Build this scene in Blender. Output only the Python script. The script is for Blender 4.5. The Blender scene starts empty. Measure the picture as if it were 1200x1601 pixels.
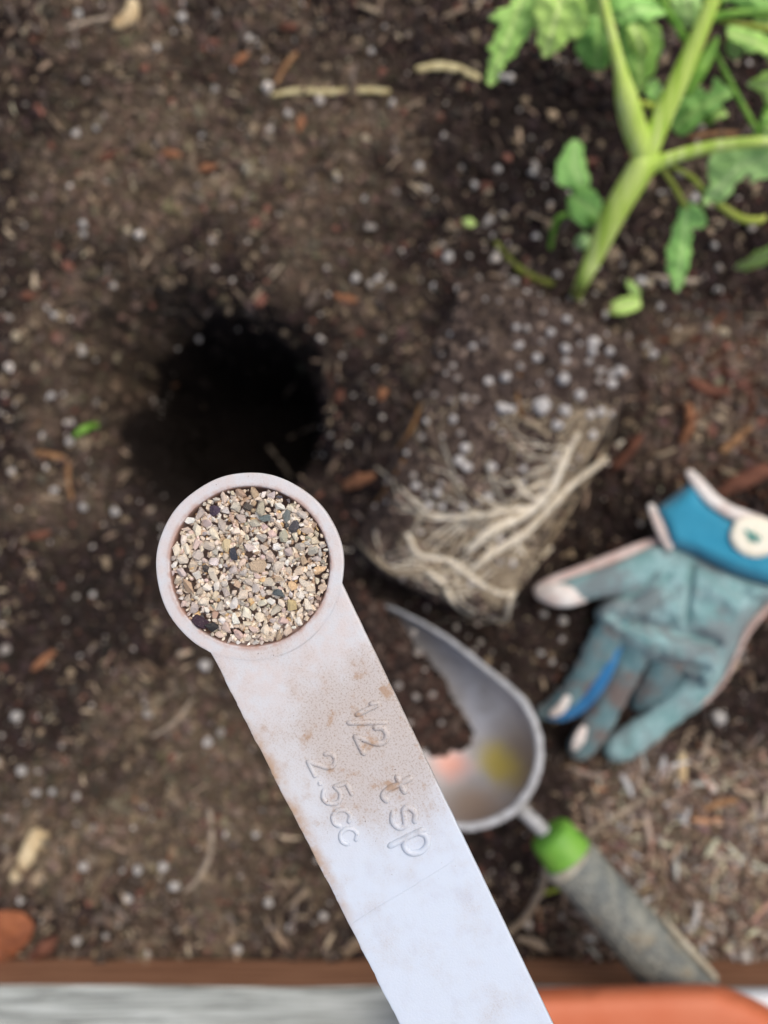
import bpy, bmesh, math, random
import numpy as np
from mathutils import Vector, Matrix
from mathutils.geometry import delaunay_2d_cdt

random.seed(7)
RNG = np.random.default_rng(11)
SC = bpy.context.scene
COL = SC.collection

# ------------------------------------------------------------------ camera, sky, sun, exposure
CAM_H = 0.45                                   # camera height above the soil (m)
HALF = math.radians(29.0)                      # half of the long-side field of view
SPOON_D = 0.115                                # distance from the camera to the spoon
KPX = math.tan(HALF) / 800.5                   # tangent per photo pixel

cam_d = bpy.data.cameras.new('camera')
cam = bpy.data.objects.new('camera', cam_d); COL.objects.link(cam)
cam.location = (0, 0, CAM_H)
cam.rotation_euler = (0, 0, 0)
cam_d.sensor_fit = 'VERTICAL'
cam_d.sensor_height = 24.0
cam_d.lens = 12.0 / math.tan(HALF)
cam_d.clip_start = 0.01
cam_d.clip_end = 200
cam_d.dof.use_dof = True
cam_d.dof.focus_distance = SPOON_D
cam_d.dof.aperture_fstop = 13.2
cam_d.dof.aperture_blades = 0
SC.camera = cam

SUN_EL, SUN_AZ = math.radians(63), math.radians(50)     # azimuth from +Y towards +X
w = bpy.data.worlds.new('World'); SC.world = w; w.use_nodes = True
nt = w.node_tree; nt.nodes.clear()
wo = nt.nodes.new('ShaderNodeOutputWorld'); bg = nt.nodes.new('ShaderNodeBackground')
sky = nt.nodes.new('ShaderNodeTexSky'); sky.sky_type = 'NISHITA'; sky.sun_disc = False
sky.sun_elevation = SUN_EL; sky.sun_rotation = SUN_AZ
sky.air_density = 1.0; sky.dust_density = 6.0; sky.ozone_density = 1.0
bg.inputs['Strength'].default_value = 0.145
nt.links.new(sky.outputs[0], bg.inputs[0]); nt.links.new(bg.outputs[0], wo.inputs[0])
sl = bpy.data.lights.new('sun', 'SUN'); sun = bpy.data.objects.new('sun', sl); COL.objects.link(sun)
sl.energy = 1.2; sl.angle = math.radians(45); sl.color = (1.0, 0.95, 0.87)
sd = Vector((math.sin(SUN_AZ) * math.cos(SUN_EL), math.cos(SUN_AZ) * math.cos(SUN_EL), math.sin(SUN_EL)))
sun.rotation_euler = sd.to_track_quat('Z', 'Y').to_euler()
SC.view_settings.view_transform = 'Standard'; SC.view_settings.look = 'None'
SC.view_settings.gamma = 1.0; SC.view_settings.use_curve_mapping = False
SC.view_settings.exposure = -0.17
SC.render.engine = 'CYCLES'
SC.cycles.use_denoising = True
SC.cycles.max_bounces = 6

# ------------------------------------------------------------------ geometry helpers
def P(u, v, z):
    """the place at height z that the photograph shows at (u, v)"""
    d = CAM_H - z
    return Vector(((u - 600) * KPX * d, (800.5 - v) * KPX * d, z))

def mpp(z): return KPX * (CAM_H - z)

def srgb(r, g, b):
    f = lambda c: (c / 255 / 12.92) if c <= 10 else ((c / 255 + 0.055) / 1.055) ** 2.4
    return (f(r), f(g), f(b))

_perm = RNG.random(65536)
def vnoise(x, y, seed=0):
    xi = np.floor(x).astype(np.int64); yi = np.floor(y).astype(np.int64)
    fx = x - xi; fy = y - yi
    fx = fx * fx * fx * (fx * (fx * 6 - 15) + 10); fy = fy * fy * fy * (fy * (fy * 6 - 15) + 10)
    def h(a, b): return _perm[((a * 73856093) ^ (b * 19349663) ^ (seed * 83492791 + 1237)) & 65535]
    return ((h(xi, yi) * (1 - fx) + h(xi + 1, yi) * fx) * (1 - fy) + (h(xi, yi + 1) * (1 - fx) + h(xi + 1, yi + 1) * fx) * fy) * 2 - 1

def sstep(a, b, x):
    t = np.clip((x - a) / (b - a), 0, 1); return t * t * (3 - 2 * t)

HOLE = P(324, 645, 0)
BOARD_Y = P(0, 1500, 0).y
def H(x, y):
    """soil height"""
    x = np.asarray(x, float); y = np.asarray(y, float)
    z = 0.0045 * vnoise(x / 0.055, y / 0.055, 1) + 0.0026 * vnoise(x / 0.022, y / 0.022, 2)
    z = z + 0.0013 * vnoise(x / 0.009, y / 0.009, 3) + 0.0007 * vnoise(x / 0.004, y / 0.004, 4)
    dx = x - HOLE.x; dy = y - HOLE.y
    r = np.hypot(dx, dy); th = np.arctan2(dy, dx)
    R = 0.0535 * (1 + 0.07 * np.cos(2 * th + 0.9) + 0.05 * np.sin(3 * th + 0.4)) * (1 + 0.09 * vnoise(np.cos(th) * 2.5 + 9, np.sin(th) * 2.5 + 3, 5) + 0.05 * vnoise(x / 0.008, y / 0.008, 6))
    soft = 0.17 + 0.36 * np.clip(np.sin(th - 0.5), 0, 1)
    z = z - 0.155 * (1 - sstep(0.86 - soft, 1.0 + soft * 0.7, r / R)) - 0.006 * np.exp(-(np.maximum(r - R, 0) / 0.02) ** 2)
    for (u, v, rad, dep) in ((905, 800, 0.03, 0.016), (870, 900, 0.02, 0.012), (1000, 740, 0.026, 0.011), (880, 1140, 0.016, 0.014), (850, 190, 0.035, 0.008),
                             (150, 940, 0.05, 0.004), (600, 1040, 0.03, 0.006), (540, 800, 0.02, 0.008), (1040, 1060, 0.018, 0.008)):
        c = P(u, v, 0); z = z - dep * np.exp(-((x - c.x) ** 2 + (y - c.y) ** 2) / (rad * rad))
    for (u, v, rad, h) in ((640, 600, 0.030, 0.020), (596, 730, 0.022, 0.012), (760, 470, 0.03, 0.012), (880, 490, 0.02, 0.02), (690, 500, 0.026, 0.014), (600, 800, 0.016, 0.010), (1120, 620, 0.04, 0.008), (300, 330, 0.05, 0.006), (1080, 1350, 0.04, 0.006)):
        c = P(u, v, 0); z = z + h * np.exp(-((x - c.x) ** 2 + (y - c.y) ** 2) / (rad * rad))
    z = z * sstep(0, 0.012, y - BOARD_Y) + 0.0 * x
    return z

def G(u, v, lift=0.0):
    """the place on the soil that the photograph shows at (u, v)"""
    z = 0.0
    for _ in range(5):
        p = P(u, v, z); z = float(H(p.x, p.y))
    return P(u, v, z + lift)

def link(o, parent=None):
    COL.objects.link(o)
    if parent is not None: o.parent = parent
    return o

def mesh_obj(name, verts, faces, mat, parent=None, smooth=True):
    me = bpy.data.meshes.new(name)
    me.from_pydata([tuple(v) for v in verts], [], [tuple(f) for f in faces]); me.update()
    if smooth: me.polygons.foreach_set('use_smooth', [True] * len(me.polygons))
    if mat is not None: me.materials.append(mat)
    return link(bpy.data.objects.new(name, me), parent)

def tri_mesh(name, V, F, mat, cols=None, smooth=False):
    """fast joined triangle mesh from numpy arrays"""
    me = bpy.data.meshes.new(name)
    me.vertices.add(len(V)); me.vertices.foreach_set('co', np.ascontiguousarray(V, np.float32).ravel())
    me.loops.add(len(F) * 3); me.loops.foreach_set('vertex_index', np.ascontiguousarray(F, np.int32).ravel())
    me.polygons.add(len(F)); me.polygons.foreach_set('loop_start', np.arange(0, len(F) * 3, 3, dtype=np.int32))
    me.polygons.foreach_set('use_smooth', np.full(len(F), smooth))
    me.update(calc_edges=True); me.validate()
    if cols is not None:
        a = me.color_attributes.new('Col', 'FLOAT_COLOR', 'POINT')
        a.data.foreach_set('color', np.ascontiguousarray(np.c_[cols, np.ones(len(V))], np.float32).ravel())
    me.materials.append(mat)
    return me

def root(name, loc, label, cat, group=None, rot=(0, 0, 0)):
    o = bpy.data.objects.new(name, None); o.empty_display_size = 0.01
    o.location = loc; o.rotation_euler = rot; link(o)
    return tag(o, label, cat, group)

def tag(o, label, cat, group=None):
    o['label'] = label; o['category'] = cat
    if group: o['group'] = group
    return o

def adopt(o, r):
    """parent a mesh built in world coordinates under a thing's Empty"""
    o.parent = r; o.matrix_parent_inverse = Matrix.LocRotScale(r.location, r.rotation_euler, r.scale).inverted()
    return o

def catmull(pts, n):
    pts = [np.array(p, float) for p in pts]
    if len(pts) == 2: pts = [pts[0], (pts[0] + pts[1]) / 2, pts[1]]
    Q = [2 * pts[0] - pts[1]] + pts + [2 * pts[-1] - pts[-2]]
    out = []
    for i in range(1, len(Q) - 2):
        for k in range(n):
            t = k / n; a, b, c, d = Q[i - 1], Q[i], Q[i + 1], Q[i + 2]
            out.append(0.5 * (2 * b + (c - a) * t + (2 * a - 5 * b + 4 * c - d) * t * t + (3 * b - a - 3 * c + d) * t ** 3))
    out.append(Q[-2]); return out

def tube_geo(pts, rad, seg=4, n=8, flat=1.0, wob=0.0, cap=1.0):
    """tapered tube through pts (+radius each) with rounded ends"""
    arr = [np.r_[np.array(p, float), r] for p, r in zip(pts, rad)]
    C = np.array(catmull(arr, seg)); pos = C[:, :3]; R = np.maximum(C[:, 3], 1e-5)
    T = np.gradient(pos, axis=0); T /= np.linalg.norm(T, axis=1)[:, None] + 1e-12
    V = []; F = []
    rings = []
    m = len(pos)
    def ring(p, t, r, k):
        s = np.cross(t, [0, 0, 1.0]); L = np.linalg.norm(s)
        s = np.array([1.0, 0, 0]) if L < 1e-4 else s / L
        q = np.cross(s, t)
        i0 = len(V)
        for a in range(n):
            th = 2 * math.pi * a / n; rr = r * (1 + wob * math.sin(3 * th + k * 1.7) * random.random())
            V.append(p + s * rr * math.cos(th) + q * rr * flat * math.sin(th))
        rings.append(i0)
    for (off, sc) in ((-0.9, 0.35), (-0.55, 0.75)): ring(pos[0] + T[0] * R[0] * off * cap, T[0], R[0] * sc, 0)
    for k in range(m): ring(pos[k], T[k], R[k], k)
    for (off, sc) in ((0.55, 0.75), (0.9, 0.35)): ring(pos[-1] + T[-1] * R[-1] * off * cap, T[-1], R[-1] * sc, m)
    for a, b in zip(rings[:-1], rings[1:]):
        for k in range(n): F.append((a + k, a + (k + 1) % n, b + (k + 1) % n, b + k))
    F.append(tuple(range(rings[0], rings[0] + n))[::-1]); F.append(tuple(range(rings[-1], rings[-1] + n)))
    return V, F

def tube(name, pts, rad, mat, parent=None, **k):
    V, F = tube_geo(pts, rad, **k)
    return mesh_obj(name, V, F, mat, parent)

def px_tube(name, pts, mat, parent=None, **k):
    """pts: (u, v, z, width in photo pixels)"""
    return tube(name, [P(u, v, z) for u, v, z, _ in pts], [wd / 2 * mpp(z) for _, _, z, wd in pts], mat, parent, **k)

def ground_tube(name, pts, mat, parent=None, lift=0.6, **k):
    """pts: (u, v, width px), lying on the soil"""
    q = []; r = []
    for u, v, wd in pts:
        rr = wd / 2 * mpp(0); q.append(G(u, v, rr * lift + 0.0012)); r.append(rr)
    return tube(name, q, r, mat, parent, **k)

def smooth_poly(poly, step):
    """closed polygon resampled to about `step` between points"""
    out = []
    n = len(poly)
    for i in range(n):
        a = np.array(poly[i], float); b = np.array(poly[(i + 1) % n], float)
        k = max(1, int(round(np.linalg.norm(b - a) / step)))
        for j in range(k): out.append(a + (b - a) * j / k)
    return np.array(out)

def round_poly(poly, it=2):
    p = np.array(poly, float)
    for _ in range(it):
        q = np.roll(p, -1, 0); p = np.stack([0.75 * p + 0.25 * q, 0.25 * p + 0.75 * q], 1).reshape(-1, 2)
    return p

def inside(poly, pts):
    x, y = pts[:, 0], pts[:, 1]; c = np.zeros(len(pts), bool); n = len(poly); j = n - 1
    for i in range(n):
        xi, yi = poly[i]; xj, yj = poly[j]
        if yi != yj: c ^= ((yi > y) != (yj > y)) & (x < (xj - xi) * (y - yi) / (yj - yi) + xi)
        j = i
    return c

def seg_dist(pts, a, b):
    a = np.array(a, float); b = np.array(b, float); ab = b - a
    t = np.clip(((pts - a) @ ab) / (ab @ ab + 1e-12), 0, 1)
    return np.linalg.norm(pts - (a + t[:, None] * ab), axis=1), t

def edge_dist(poly, pts):
    d = np.full(len(pts), 1e9)
    for i in range(len(poly)): d = np.minimum(d, seg_dist(pts, poly[i], poly[(i + 1) % len(poly)])[0])
    return d

def patch2d(poly, step):
    B = smooth_poly(poly, step); nb = len(B)
    lo = B.min(0); hi = B.max(0)
    gx, gy = np.meshgrid(np.arange(lo[0], hi[0], step), np.arange(lo[1], hi[1], step * 0.87))
    gx = gx + (np.arange(gx.shape[0]) % 2)[:, None] * step * 0.5
    g = np.c_[gx.ravel(), gy.ravel()]
    g = g[inside(B, g)]
    if len(g): g = g[edge_dist(B, g) > step * 0.55]
    allp = np.vstack([B, g]) if len(g) else B
    vs, es, fs, *_ = delaunay_2d_cdt([Vector(p) for p in allp], [], [list(range(nb))], 1, 1e-4)
    pts = np.array([tuple(p) for p in vs])
    d = edge_dist(B, pts); d[d < 1e-3] = 0
    faces = []
    for f in fs:
        f = list(f); a = pts[f]
        ar = sum(a[i][0] * a[(i + 1) % len(f)][1] - a[(i + 1) % len(f)][0] * a[i][1] for i in range(len(f)))
        faces.append(f if ar < 0 else f[::-1])         # image v runs down: clockwise in px faces the camera
    return pts, faces, d

def solid_patch(name, poly, step, ztop, zbot, mat, parent=None):
    """closed solid over a traced outline: ztop(pts, d) / zbot(pts, d) give the two faces"""
    pts, faces, d = patch2d(poly, step)
    zt = ztop(pts, d); zb = zbot(pts, d, zt)
    n = len(pts)
    V = [P(p[0], p[1], z) for p, z in zip(pts, zt)] + [P(p[0], p[1], z) for p, z in zip(pts, zb)]
    F = [tuple(f) for f in faces] + [tuple(i + n for i in f[::-1]) for f in faces]
    cnt = {}
    for f in faces:
        for i in range(len(f)): cnt[(f[i], f[(i + 1) % len(f)])] = 1
    for (a, b) in list(cnt):
        if (b, a) not in cnt: F.append((b, a, a + n, b + n))
    o = mesh_obj(name, V, F, mat, parent)
    o['_n'] = 0; del o['_n']
    return o, pts, d

def dome(d, R): 
    t = np.clip(d / R, 0, 1); return np.sqrt(np.maximum(1 - (1 - t) ** 2, 0))

def inflate(name, poly, step, zc, up, down, R, mat, parent=None, extra=None, rounded=1):
    poly = round_poly(poly, rounded) if rounded else np.array(poly, float)
    def zt(p, d):
        z = zc + up * dome(d, R)
        return z + extra(p, d) if extra else z
    return solid_patch(name, poly, step, zt, lambda p, d, z: zc - 0.0003 - down * dome(d, R), mat, parent)[0]

# ------------------------------------------------------------------ materials
class N:
    """small node builder"""
    def __init__(s, name):
        s.m = bpy.data.materials.new(name); s.m.use_nodes = True
        s.t = s.m.node_tree; s.b = s.t.nodes['Principled BSDF']; s.L = s.t.links.new
    def n(s, typ, **k):
        x = s.t.nodes.new(typ)
        for a, b in k.items(): setattr(x, a, b)
        return x
    def _in(s, sock, val):
        if hasattr(val, 'is_output') or isinstance(val, bpy.types.NodeSocket): s.L(val, sock)
        else: sock.default_value = val
    def coord(s, which='Object'): return s.n('ShaderNodeTexCoord').outputs[which]
    def noise(s, scale, detail=4, rough=0.55, vec=None, dist=0.0):
        x = s.n('ShaderNodeTexNoise'); x.inputs['Scale'].default_value = scale; x.inputs['Detail'].default_value = detail
        x.inputs['Roughness'].default_value = rough; x.inputs['Distortion'].default_value = dist
        s.L(vec if vec is not None else s.coord(), x.inputs['Vector']); return x.outputs['Fac']
    def math(s, op, a, b=0.0, c=0.0, clamp=False):
        x = s.n('ShaderNodeMath', operation=op, use_clamp=clamp)
        s._in(x.inputs[0], a); s._in(x.inputs[1], b); s._in(x.inputs[2], c); return x.outputs[0]
    def rng(s, v, a, b, c=0.0, d=1.0, smooth=True):
        x = s.n('ShaderNodeMapRange', interpolation_type='SMOOTHSTEP' if smooth else 'LINEAR', clamp=True) if smooth else s.n('ShaderNodeMapRange')
        s._in(x.inputs[0], v)
        for i, q in enumerate((a, b, c, d)): x.inputs[i + 1].default_value = q
        return x.outputs[0]
    def mix(s, f, a, b, mode='MIX'):
        x = s.n('ShaderNodeMix', data_type='RGBA', blend_type=mode)
        s._in(x.inputs[0], f)
        for sock, val in ((x.inputs[6], a), (x.inputs[7], b)):
            if isinstance(val, tuple): sock.default_value = (*val, 1)
            else: s.L(val, sock)
        return x.outputs[2]
    def ramp(s, f, stops):
        x = s.n('ShaderNodeValToRGB'); e = x.color_ramp.elements
        while len(e) < len(stops): e.new(0.5)
        for i, (p, c) in enumerate(stops): e[i].position = p; e[i].color = (*c, 1)
        s.L(f, x.inputs[0]); return x.outputs[0]
    def bump(s, h, dist, strength=0.6):
        x = s.n('ShaderNodeBump'); x.inputs['Distance'].default_value = dist; x.inputs['Strength'].default_value = strength
        s.L(h, x.inputs['Height']); s.L(x.outputs[0], s.b.inputs['Normal'])
    def out(s, color=None, rough=0.7, metal=0.0, spec=0.3, sheen=0.0, sss=0.0, sss_r=0.001, coat=0.0):
        if color is not None:
            if isinstance(color, tuple): s.b.inputs['Base Color'].default_value = (*color, 1)
            else: s.L(color, s.b.inputs['Base Color'])
        s._in(s.b.inputs['Roughness'], rough); s.b.inputs['Metallic'].default_value = metal
        s.b.inputs['Specular IOR Level'].default_value = spec
        s.b.inputs['Sheen Weight'].default_value = sheen
        s.b.inputs['Coat Weight'].default_value = coat
        if sss: s.b.inputs['Subsurface Weight'].default_value = sss; s.b.inputs['Subsurface Radius'].default_value = (1, 0.8, 0.6); s.b.inputs['Subsurface Scale'].default_value = sss_r
        return s.m

def m_attr(name, scale, amt=0.5, rough=0.9, bumpd=0.0006):
    k = N(name); a = k.n('ShaderNodeVertexColor', layer_name='Col').outputs[0]
    f = k.noise(scale, 3); v = k.rng(f, 0.3, 0.7, 1 - amt, 1 + amt, False)
    c = k.mix(1.0, a, k.n('ShaderNodeCombineColor').outputs[0], 'MULTIPLY')
    cc = k.t.nodes[-1]
    cmb = [x for x in k.t.nodes if x.type == 'COMBINE_COLOR'][0]
    for i in range(3): k.L(v, cmb.inputs[i])
    k.bump(f, bumpd, 0.7)
    return k.out(c, rough, spec=0.15)

def m_objcol(name, scale, amt=0.25, rough=0.8, bumpd=0.0003, spec=0.2, stretch=None, sss=0.0, fleck=None):
    """each object's own colour (Object Info) with procedural grain"""
    k = N(name); a = k.n('ShaderNodeObjectInfo').outputs['Color']
    vec = k.coord()
    if stretch:
        mp = k.n('ShaderNodeMapping'); mp.inputs['Scale'].default_value = stretch; k.L(vec, mp.inputs[0]); vec = mp.outputs[0]
    f = k.noise(scale, 4, 0.6, vec); v = k.rng(f, 0.3, 0.7, 1 - amt, 1 + amt, False)
    cmb = k.n('ShaderNodeCombineColor')
    for i in range(3): k.L(v, cmb.inputs[i])
    c = k.mix(1.0, a, cmb.outputs[0], 'MULTIPLY')
    if fleck: c = k.mix(k.rng(k.noise(scale * 2.3, 2, 0.5, vec), 0.62, 0.7, 0, 0.8), c, fleck)
    k.bump(f, bumpd, 0.6)
    return k.out(c, rough, spec=spec, sss=sss, sss_r=0.0006)

def m_simple(name, c1, c2, scale, rough=0.7, bumpd=0.0004, spec=0.3, stretch=None, coord='Object', metal=0.0, sheen=0.0, strength=0.6, extra=None, sss=0.0):
    k = N(name); vec = k.coord(coord)
    if stretch:
        mp = k.n('ShaderNodeMapping'); mp.inputs['Scale'].default_value = stretch; k.L(vec, mp.inputs[0]); vec = mp.outputs[0]
    f = k.noise(scale, 5, 0.6, vec)
    c = k.mix(k.rng(f, 0.32, 0.68), c1, c2)
    if extra: c = k.mix(k.rng(k.noise(extra[1], 4, 0.6), extra[2], extra[2] + 0.1, 0, extra[3]), c, extra[0])
    k.bump(f, bumpd, strength)
    return k.out(c, rough, metal, spec, sheen, sss)

M = {}
# ================================================================== SETTING
# ---- soil: one height-field sheet, fine where the photograph looks
def soil_tint(x, y):
    """the soil's colour: dry brown crust, darker freshly dug earth, woody tan mulch, painted shade in the hole"""
    u = 600 + x / (KPX * CAM_H); v = 800.5 - y / (KPX * CAM_H)
    dry = np.array(srgb(118, 103, 87)); dug = np.array(srgb(60, 50, 46)); mul = np.array(srgb(128, 110, 97)); wet_and_shade = np.array(srgb(46, 39, 37))
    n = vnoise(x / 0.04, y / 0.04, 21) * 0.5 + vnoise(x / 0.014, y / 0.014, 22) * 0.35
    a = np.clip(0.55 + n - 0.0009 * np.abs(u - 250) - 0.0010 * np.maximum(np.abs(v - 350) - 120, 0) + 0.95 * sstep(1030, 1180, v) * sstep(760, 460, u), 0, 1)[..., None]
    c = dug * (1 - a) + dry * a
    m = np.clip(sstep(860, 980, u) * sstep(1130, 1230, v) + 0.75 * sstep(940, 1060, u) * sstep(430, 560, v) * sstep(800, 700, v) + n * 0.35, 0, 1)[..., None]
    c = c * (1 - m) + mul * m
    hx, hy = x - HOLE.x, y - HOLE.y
    k = np.clip(0.9 * np.exp(-((u - 850) ** 2 + (v - 190) ** 2) / 130 ** 2) + 1.0 * (np.hypot(hx, hy) < 0.052) + 0.5 * np.exp(-((u - 180) ** 2 + (v - 930) ** 2) / 120 ** 2) + 0.6 * np.exp(-((u - 700) ** 2 + (v - 1060) ** 2) / 130 ** 2), 0, 1)[..., None]  # wet patches, and painted shade over the hole
    c = c * (1 - k) + wet_and_shade * k
    deep = (1 - sstep(0.040, 0.058, np.hypot(hx, hy)))[..., None]  # hole's shade painted dark over its damp walls
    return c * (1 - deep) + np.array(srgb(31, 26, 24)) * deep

def axis(lo, hi, step, far):
    mid = np.arange(lo, hi + step / 2, step); g = []; s = step; p = mid[-1]
    while p < far: s *= 1.35; p += s; g.append(p)
    return mid, np.array(g)
mx, gx = axis(-0.235, 0.235, 0.0014, 6.0)
X = np.r_[-(gx[::-1] - 0.0), mx, gx]
my, gy = axis(BOARD_Y - 0.004, 0.285, 0.0014, 6.0)
Y = np.r_[my, gy]
XX, YY = np.meshgrid(X, Y); ZZ = H(XX, YY)
nx, ny = len(X), len(Y)
idx = np.arange(nx * ny).reshape(ny, nx)
a, b, c, d = idx[:-1, :-1].ravel(), idx[:-1, 1:].ravel(), idx[1:, 1:].ravel(), idx[1:, :-1].ravel()
F = np.vstack([np.c_[a, b, c], np.c_[a, c, d]])
k = N('soil'); at = k.n('ShaderNodeVertexColor', layer_name='Col').outputs[0]
f1 = k.noise(420, 6, 0.65); f2 = k.noise(1300, 3)
sc_ = k.mix(k.rng(f1, 0.35, 0.7), k.mix(0.4, at, (0.014, 0.010, 0.008)), at)
sc_ = k.mix(k.rng(f2, 0.6, 0.75, 0, 0.35), sc_, (0.16, 0.12, 0.09))
k.bump(f1, 0.004, 0.9); M['soil'] = k.out(sc_, 0.95, spec=0.1)
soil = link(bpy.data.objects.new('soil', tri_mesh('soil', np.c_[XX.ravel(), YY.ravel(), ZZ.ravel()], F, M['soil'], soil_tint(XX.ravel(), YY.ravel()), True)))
soil['kind'] = 'structure'; soil['label'] = 'dark brown potting soil of the raised bed'

# ---- the path outside the bed
M['path'] = m_simple('path_gravel', srgb(120, 112, 100), srgb(80, 74, 66), 90, 0.95, 0.004)
pth = mesh_obj('path', [(-8, -8, -0.22), (8, -8, -0.22), (8, BOARD_Y - 0.03, -0.22), (-8, BOARD_Y - 0.03, -0.22)], [(0, 1, 2, 3)], M['path'], None, False)
pth['kind'] = 'structure'

# ---- timber board along the bed's edge
k = N('weathered_timber'); mp = k.n('ShaderNodeMapping'); mp.inputs['Scale'].default_value = (1.2, 24, 24); k.L(k.coord(), mp.inputs[0])
fb = k.noise(14, 7, 0.65, mp.outputs[0], 0.6); fb2 = k.noise(60, 3, 0.5, mp.outputs[0])
cb = k.ramp(fb, [(0.34, srgb(104, 108, 104)), (0.48, srgb(164, 169, 164)), (0.66, srgb(200, 206, 202))])
cb = k.mix(k.rng(fb2, 0.62, 0.75, 0, 0.35), cb, srgb(120, 110, 92))
k.bump(fb, 0.0012, 0.7); M['timber'] = k.out(cb, 0.85, spec=0.15)
k = N('damp_timber_side'); mp = k.n('ShaderNodeMapping'); mp.inputs['Scale'].default_value = (1.4, 24, 30); k.L(k.coord(), mp.inputs[0])
fb = k.noise(16, 6, 0.6, mp.outputs[0], 0.4)
cb = k.mix(k.rng(fb, 0.3, 0.7), srgb(130, 92, 70), srgb(178, 132, 102)); k.bump(fb, 0.0008, 0.6); M['timber_side'] = k.out(cb, 0.9, spec=0.1)
TOP_Z = 0.0268
def board():
    bm = bmesh.new(); y1 = BOARD_Y; y0 = BOARD_Y - 0.038; n = 60
    prof = [(y1, -0.22), (y1, TOP_Z - 0.0016), (y1 - 0.0016, TOP_Z), (y0 + 0.002, TOP_Z), (y0, TOP_Z - 0.002), (y0, -0.22)]
    rows = []
    for i in range(n + 1):
        x = -1.2 + 2.4 * i / n
        rows.append([bm.verts.new((x, y + 0.0006 * math.sin(x * 31) * (z > 0), z + 0.0004 * math.sin(x * 57 + y * 300) * (z > 0.02))) for y, z in prof])
    for r0, r1 in zip(rows[:-1], rows[1:]):
        for j in range(len(prof)):
            f = bm.faces.new((r0[j], r0[(j + 1) % 6], r1[(j + 1) % 6], r1[j]))
            f.material_index = 0 if j in (1, 2, 3) else 1
    bm.faces.new(rows[0][::-1]); bm.faces.new(rows[-1])
    bmesh.ops.recalc_face_normals(bm, faces=bm.faces)
    me = bpy.data.meshes.new('timber_board'); bm.to_mesh(me); bm.free()
    me.materials.append(M['timber']); me.materials.append(M['timber_side'])
    o = link(bpy.data.objects.new('timber_board', me))
    return tag(o, 'weathered grey timber board edging the raised bed along the bottom', 'board')
board()

# ================================================================== THE YOUNG PLANT AND ITS ROOT BALL
def leaf_mat(name, base, pale, dark):
    k = N(name)
    t = k.n('ShaderNodeAttribute', attribute_name='lt').outputs['Fac']; wv = k.n('ShaderNodeAttribute', attribute_name='lw').outputs['Fac']
    aw = k.math('ABSOLUTE', wv)
    ph = k.math('FRACT', k.math('MULTIPLY', k.math('SUBTRACT', t, k.math('MULTIPLY', aw, 0.9)), 7.0))
    vein = k.rng(k.math('ABSOLUTE', k.math('SUBTRACT', ph, 0.5)), 0.0, 0.12, 1, 0)
    mid = k.rng(aw, 0.01, 0.05, 1, 0)
    f = k.noise(130, 4); f2 = k.noise(900, 2)
    c = k.mix(k.rng(f, 0.3, 0.7), dark, base)
    c = k.mix(k.math('MULTIPLY', vein, 0.25), c, pale); c = k.mix(k.math('MULTIPLY', mid, 0.8), c, pale)
    h = k.math('ADD', k.math('MULTIPLY', k.math('ADD', vein, mid), -0.5), k.math('MULTIPLY', f2, 0.5))
    k.bump(h, 0.0006, 0.5)
    m = k.out(c, 0.5, spec=0.35)
    k.b.inputs['Subsurface Weight'].default_value = 0.0; k.b.inputs['Subsurface Scale'].default_value = 0.0012
    k.b.inputs['Subsurface Radius'].default_value = (0.6, 1, 0.3)
    return m
M['leaf'] = leaf_mat('leaf_green', srgb(182, 228, 122), srgb(212, 240, 152), srgb(164, 214, 106))
M['leaf_pale'] = leaf_mat('leaf_pale', srgb(198, 234, 126), srgb(222, 242, 160), srgb(182, 222, 112))
M['leaf_dark'] = leaf_mat('leaf_dark', srgb(148, 202, 104), srgb(176, 216, 126), srgb(122, 178, 88))
M['leaf_blue'] = leaf_mat('leaf_bluish', srgb(170, 226, 124), srgb(196, 236, 150), srgb(148, 208, 108))
M['leaf_grey'] = leaf_mat('leaf_underside', srgb(186, 228, 142), srgb(208, 236, 164), srgb(164, 208, 124))
k = N('stem_green'); mp = k.n('ShaderNodeMapping'); mp.inputs['Rotation'].default_value = (0, 0, math.radians(26)); mp.inputs['Scale'].default_value = (300, 25, 60); k.L(k.coord(), mp.inputs[0])
f = k.noise(1.0, 4, 0.6, mp.outputs[0]); f2 = k.noise(1400, 2)
c = k.ramp(f, [(0.32, srgb(172, 208, 76)), (0.5, srgb(202, 228, 112)), (0.7, srgb(224, 240, 160))])
k.bump(k.math('ADD', f, k.math('MULTIPLY', f2, 0.4)), 0.0007, 0.6); M['stem'] = k.out(c, 0.5, spec=0.4, sss=0.08, sss_r=0.001)
M['stem_dark'] = m_simple('petiole_green', srgb(96, 146, 52), srgb(130, 176, 72), 160, 0.5, 0.0005, 0.35, sss=0.15)
M['stem_yellow'] = m_simple('petiole_yellow', srgb(150, 168, 60), srgb(178, 188, 92), 160, 0.55, 0.0005, 0.3, sss=0.15)

plant = root('young_plant', G(905, 452), 'leafy green seedling lying on its side with bare root ball and lobed leaves', 'plant')

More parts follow.
